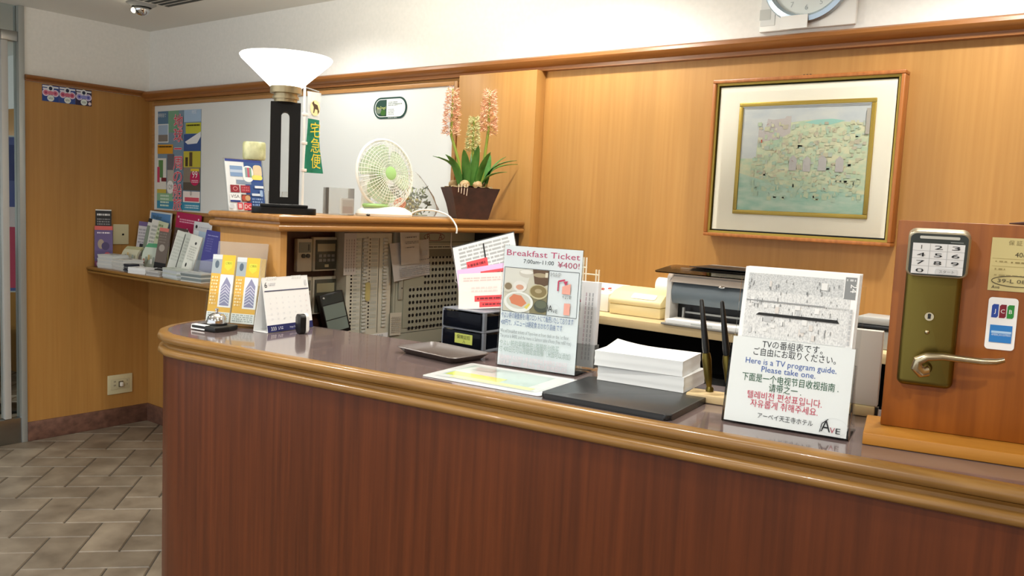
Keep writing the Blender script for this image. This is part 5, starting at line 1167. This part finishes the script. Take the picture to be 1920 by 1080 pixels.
    m = MB(); m.box(-.09, .12, 0, .004, 0, .19, M('clip_dark', '#2a2a2c', .4)); m.rect(-.088, .118, .004, .186, P('#d9dbda'), 0); bars(m, -.07, .10, .06, .18, 9, P('#a5a8a8'), seed=3); m.rect(.012, .017, .12, .175, P('#1d1e20')); m.rect(-.05, .02, .095, .125, P('#d9484e')); bars(m, -.045, .012, .102, .118, 1, P('#7c2028'))
    put(tag(m.build('clipboard'), 'dark clipboard with a printed form leaning at the back of the drawers', 'clipboard'), (-1.665, 2.03, z1+.036), 28, 24, -17)
    m = MB(); m.box(-.075, .085, 0, .003, 0, .125, P('#d8b2d8')); m.rect(.0, .08, .085, .108, P('#d9484e')); bars(m, .006, .07, .091, .102, 1, P('#7c2028'))
    put(tag(m.build('folder'), 'lilac folder leaning between clipboard and white card', 'folder'), (-1.64, 1.985, z1+.012), 30, 24, -12)
    m = MB(); m.box(-.07, .09, 0, .003, 0, .112, P('#efe4de')); bars(m, -.055, .06, .085, .10, 2, P('#d8c3bd'), seed=4); bars(m, -.03, .05, .05, .07, 2, P('#e0d2cc'), seed=5); m.rect(-.02, .085, .022, .04, P('#dc4a4e')); m.rect(-.005, .085, .004, .021, P('#dc4a4e')); bars(m, -.012, .075, .026, .036, 1, P('#7c2028')); bars(m, .005, .075, .008, .017, 1, P('#7c2028'))
    put(tag(m.build('memo_card'), 'white card with red labels leaning in front on the drawers', 'card'), (-1.615, 1.945, z1+.004), 30, 20, -6)
office()
# ================================================================ LEAFLET SHELF IN THE LEFT CORNER
SZ = 1.02
def leaflet_shelf():
    t = thing('leaflet_shelf', 'oak corner shelf for leaflets against the left wall', 'shelf', (XL+.001, YB-.014, SZ-.04))
    T = Matrix.Translation((-XL-.001, -YB+.014, -SZ+.04)); x1 = -2.56; y0 = 2.470; y1 = 2.53
    m = MB(T); m.prism([(XL+.001, y0), (x1, y1), (x1, YB-.0145), (XL+.001, YB-.0145)], SZ-.036, SZ, wood('shelf_oak', '#94693a', '#a67a48', 'X', .35)); m.build('board', t)
    m = MB(T); p = [(XL+.001, y0), (x1, y1)]; m.sweep(p, bull(.0006, .022, SZ-.019, SZ+.0003), LIP); m.sweep(p, bull(.0006, .018, SZ-.036, SZ-.0205), LIP); m.build('edge_moulding', t)
    z = SZ+.0008
    def leaf(name, lab, cat, x, y, rz, tilt, w, h, th, col, prints, roll=0, grp=None, z_=z):
        m = MB(); m.box(-w/2, w/2, 0, th, 0, h, P(col))
        for p in prints:
            if p[0] == 'r': m.rect(-w/2+p[1]*w, -w/2+p[2]*w, p[3]*h, p[4]*h, P(p[5]))
            elif p[0] == 'e': m.ell(-w/2+p[1]*w, p[2]*h, p[3]*w, p[4]*h, P(p[5]))
            elif p[0] == 'b': bars(m, -w/2+p[1]*w, -w/2+p[2]*w, p[3]*h, p[4]*h, p[5], P(p[6]), seed=len(lab))
            elif p[0] == 't': m.text(p[1], -w/2+p[2]*w, p[3]*h, p[4], P(p[5]), w*.9)
            elif p[0] == 'p': m.poly([(-w/2+a*w, b_*h) for a, b_ in p[1]], P(p[2]))
        return put(tag(m.build(name), lab, cat, grp), (x, y, z_+math.sin(R(abs(roll)))*w/2), rz, tilt, roll)
    R_ = 'r'
    # two flyers in a clear stand at the far left
    t2 = thing('flyer_stand', 'small clear flyer stand at the left end of leaflet shelf', 'flyer stand', (-5.112, 2.53, z), 66)
    m = MB(Matrix.Rotation(R(-4), 4, 'X')); m.box(-.052, .052, .020, .022, .004, .25, ACRYLIC); m.box(-.052, .052, -.003, -.001, .004, .10, ACRYLIC); m.build('plates', t2)
    m = MB(); m.box(-.052, .052, -.002, .035, 0, .003, ACRYLIC); m.build('foot', t2)
    leaf('flyer', 'tall black and white flyer at the back of the clear flyer stand', 'flyer', -5.1225, 2.5345, 66, 4, .088, .345, .002, '#e8e6e0', [(R_, 0, 1, .70, .98, '#2f3032'), ('b', .1, .9, .88, .94, 1, '#e6e6e6'), ('b', .1, .9, .72, .85, 3, '#8a8a8c'), ('b', .2, .9, .62, .66, 1, '#8a8a8a')], z_=z+.0042)
    bpy.context.view_layer.update()
    o = leaf('flyer', 'purple flyer with red top band in front in the clear flyer stand', 'flyer', -5.1147, 2.5312, 66, 4, .100, .245, .002, '#6c5f8c', [(R_, 0, 1, .90, 1, '#d96a66'), ('b', .15, .85, .80, .86, 1, '#efe9f2'), ('e', .35, .55, .18, .12, '#a99a8c'), ('e', .6, .5, .22, .10, '#51486e'), ('e', .7, .28, .17, .07, '#d0606a'), (R_, 0, 1, 0, .12, '#8a4a70'), ('b', .1, .8, .03, .09, 2, '#d9cfe0')], z_=z+.0042)
    x0 = -5.0
    Z_ = [
     ('leaflet', 'slim white leaflet standing behind the left leaflet bundle', 'leaflet', -5.085, 2.74, 18, 6, .085, .28, .004, '#dddbe0', [(R_, .0, 1, .90, 1, '#7a6a9a'), ('b', .1, .9, .5, .85, 5, '#a9a9b4'), (R_, .3, .9, .42, .5, '#3c3c44')], 3),
     ('leaflet', 'white leaflet leaning right with dark corner on top', 'leaflet', -4.985, 2.72, 14, 9, .10, .30, .004, '#e4e6e0', [(R_, .0, .3, .92, 1, '#2f2f30'), ('p', ((.0, .2), (.35, .2), (.25, .85), (.0, .85)), '#8b9a8a'), ('b', .4, .9, .5, .9, 5, '#aab0aa')], 7),
     ('leaflet', 'pale green leaflet fanned beside the blue magazine', 'leaflet', -4.90, 2.725, 10, 9, .085, .29, .004, '#cfd8b8', [('p', ((.2, 0), (1, 0), (.9, .9), (.5, .8)), '#dfe2c0'), ('b', .1, .6, .6, .95, 4, '#6f8a5a')], 9),
     ('magazine', 'blue covered magazine standing tall against the poster', 'magazine', -4.975, 2.79, 2, 4, .235, .345, .006, '#d9e2e6', [(R_, .05, .97, .72, .97, '#5c8fc6'), (R_, .0, .06, 0, 1, '#eef0ee'), ('t', 'Walker', .35, .86, .026, '#2d4a3a'), (R_, .1, .97, .55, .72, '#8fb0a0'), ('p', ((.3, .1), (.97, .1), (.97, .6), (.55, .66)), '#d9d493'), ('b', .15, .9, .1, .5, 6, '#9aa6ae')], 2),
     ('leaflet', 'pale yellow leaflet in front of the blue magazine', 'leaflet', -4.86, 2.765, 8, 8, .10, .235, .004, '#dedda8', [('b', .1, .9, .5, .9, 4, '#b0b080'), ('p', ((0, 0), (1, 0), (.9, .3)), '#eeeede')], -6),
     ('booklet', 'magenta booklet with round corners and white lettering standing on the shelf', 'booklet', -4.675, 2.79, 2, 5, .250, .345, .006, '#b62a5c', [('b', .15, .85, .82, .9, 2, '#e6a8c0'), ('p', ((.25, .55), (.5, .74), (.8, .58), (.86, .5), (.5, .55), (.2, .46)), '#e8d6dc'), ('b', .25, .8, .5, .6, 2, '#4a2a38'), ('e', .1, .92, .03, .02, '#e9c0d0'), ('e', .92, .92, .03, .02, '#e9c0d0'), ('e', .88, .7, .02, .015, '#e9c0d0'), (R_, .0, .06, .0, .6, '#8a2048')], 3),
     ('pamphlet', 'tall white pamphlet with small dark emblem right of the magenta booklet', 'pamphlet', -4.485, 2.77, 4, 6, .165, .305, .004, '#e3e6ea', [('e', .16, .9, .06, .035, '#2d3038'), ('b', .3, .9, .88, .91, 1, '#b9bfc8'), (R_, .45, .8, .74, .79, '#cfd5de')], 2),
     ('leaflet', 'light blue leaflet with small blue emblem at its foot', 'leaflet', -4.41, 2.70, 10, 7, .11, .255, .004, '#b6cfe8', [('p', ((0, 0), (.5, 0), (.35, 1), (0, 1)), '#dfe8f0'), (R_, .08, .38, .06, .26, '#4a93d0'), ('e', .22, .30, .09, .035, '#4a93d0')], 6),
     ('leaflet', 'dark leaflet with salmon band at its top near shelf centre', 'leaflet', -4.635, 2.615, 16, 8, .085, .262, .004, '#6f655e', [(R_, .0, .8, .92, 1, '#d0766c'), ('e', .45, .55, .25, .08, '#a9a29a'), (R_, 0, 1, 0, .22, '#232325'), ('b', .2, .8, .07, .11, 1, '#d8d8d8'), ('b', .1, .7, .65, .9, 4, '#8c827a')], 4),
     ('leaflet', 'dark brown leaflet half hidden behind the white bundle', 'leaflet', -4.565, 2.665, 14, 8, .10, .265, .004, '#54433e', [('b', .1, .9, .5, .9, 5, '#6e5d56'), (R_, 0, 1, 0, .2, '#2a2526')], 6),
     ('leaflet', 'white vertical leaflet first in the bundle left of the blue brochure', 'leaflet', -4.455, 2.59, 18, 9, .085, .252, .012, '#d5d9d2', [('b', .1, .8, .3, .9, 8, '#c2c8c0'), (R_, .8, .84, .1, .95, '#2f302e')], 12),
     ('leaflet', 'grey white leaflet in the middle of the bundle left of the blue brochure', 'leaflet', -4.365, 2.58, 18, 9, .075, .248, .012, '#c6ccc4', [(R_, .05, .12, .0, .95, '#3a3b38'), ('b', .25, .9, .3, .9, 8, '#b0b6ae')], 12),
     ('leaflet', 'white leaflet with dark dots last in the bundle left of the blue brochure', 'leaflet', -4.285, 2.57, 18, 9, .075, .240, .010, '#dfe2da', [('e', .6, .82, .09, .035, '#454846'), ('e', .3, .28, .07, .05, '#3c3f3d'), ('b', .2, .8, .4, .75, 6, '#b9beb6')], 13),
     ('brochure', 'violet blue brochure in a clear holder next to the cabinet', 'brochure', -4.13, 2.615, 8, 10, .165, .270, .012, '#4a4a94', [('p', ((0, 0), (1, 0), (1, .5), (0, .35)), '#7f86bc'), ('p', ((.0, .0), (.8, 0), (.5, .12), (0, .16)), '#c0c6de'), ('b', .1, .6, .88, .91, 1, '#a6a8d8'), ('b', .12, .4, .55, .85, 6, '#6c6cb0'), ('e', .75, .93, .025, .015, '#e3e3f2'), ('p', ((.62, .2), (.68, .2), (.72, .55), (.66, .55)), '#8f92cc')], 4),
    ]
    for a in Z_: leaf(*a)
    t3 = thing('leaflet_holder', 'clear curved holder around the violet blue brochure', 'holder', (-4.133, 2.590, z), 8)
    m = MB(Matrix.Rotation(R(-10), 4, 'X')); m.box(-.10, .118, -.006, -.003, .003, .11, ACRYLIC_HAZE, .001); m.box(.102, .105, -.002, .03, .003, .11, ACRYLIC_HAZE); m.build('front_plate', t3)
    m = MB(); m.box(-.10, .105, -.008, .08, 0, .003, ACRYLIC); m.build('foot', t3)
    # soft bundles wrapped in film
    for k, (x, y, w, h, col, c2, lab) in enumerate(((-5.0, 2.64, .13, .15, '#d5d6bd', '#b9ba92', 'rounded cream bundle of leaflets bent in clear film'), (-4.775, 2.658, .15, .185, '#cfdccf', '#5fae84', 'pale green topped leaflet bundle bent in clear film'))):
        m = MB(); N = 12; CP = P(col)
        def q(i, u): f = i/N; return (-w/2+w*u+.04*f*f-.03*f, -.03*math.sin(f*1.9)+.045*f*f, h*(f-.12*f*f))
        for i in range(N): 
            for u in range(4): m.face([q(i, u/4), q(i, (u+1)/4), q(i+1, (u+1)/4), q(i+1, u/4)], P(c2) if i >= N-2 else CP)
        bmesh.ops.remove_doubles(m.bm, verts=m.bm.verts[:], dist=1e-6); bmesh.ops.solidify(m.bm, geom=m.bm.faces[:], thickness=.012)
        for i in range(5): f = i/5; m.rect(-w/2+.02+.02*i, -w/2+.034+.02*i, .04+.012*(i % 3), .07+.012*(i % 3), P(('#b98a7a', '#8f9a8a', '#c6b07a', '#e6e6e0', '#9aa6a0')[i]), -.028)
        put(tag(m.build('leaflet_bundle'), lab, 'leaflets'), (x, y, z), 14, 4)
    # stacks lying flat along the front edge
    for k, (x, y, w, d, h, rz, col, c2, lab) in enumerate((
        (-5.02, 2.54, .14, .11, .080, 8, '#ccd4d6', '#d9dedd', 'thick pale stack of leaflets lying at the shelf left end'),
        (-4.865, 2.55, .16, .12, .062, -4, '#cfd4d2', '#dcdfdc', 'broad pale stack of leaflets second from the shelf left end'),
        (-4.745, 2.512, .06, .06, .046, 10, '#2c2f3a', '#6b6f70', 'dark navy stack of cards beside the broad pale stack'),
        (-4.63, 2.515, .14, .08, .034, 12, '#eef1f2', '#eceeee', 'opened bright white leaflets overhanging the shelf front edge'),
        (-4.52, 2.575, .16, .04, .030, 2, '#1c1d1f', '#1a1b1d', 'flat black booklet lying on the shelf middle'),
        (-4.47, 2.508, .12, .05, .028, 4, '#a9aaaa', '#c6c6c4', 'low grey pile of slips at the front edge'),
        (-4.30, 2.525, .16, .07, .055, -4, '#c9d2d8', '#c3ccc4', 'pale blue grey stack of leaflets in front of the white bundle'),
        (-4.10, 2.532, .17, .07, .05, 5, '#7f8a8c', '#c9cdca', 'grey film wrapped stack below the violet blue brochure'))):
        m = MB(); n = max(3, int(h/.007)); rn = random.Random(k)
        for i in range(n):
            a, b_ = rn.uniform(-.003, .003), rn.uniform(-.003, .003); m.box(-w/2+a, w/2+a, -d/2+b_, d/2+b_, h*i/n, h*(i+.94)/n, P(col if i % 3 else c2))
        m.box(-w/2, w/2, -d/2, d/2, h, h+.0015, P(c2))
        m.M = Matrix.Translation((0, 0, h+.0015)) @ Matrix.Rotation(R(-90), 4, 'X')
        for i in range(5): a, b_ = rn.uniform(-w*.4, w*.2), rn.uniform(-d*.4, d*.2); m.rect(a, a+w*.18, b_, b_+d*.14, P(rn.choice(['#a9b0b0', '#8f9698', '#c0c6c4'])))
        put(tag(m.build('leaflet_stack'), lab, 'leaflets', None), (x, y, z), rz)
leaflet_shelf()
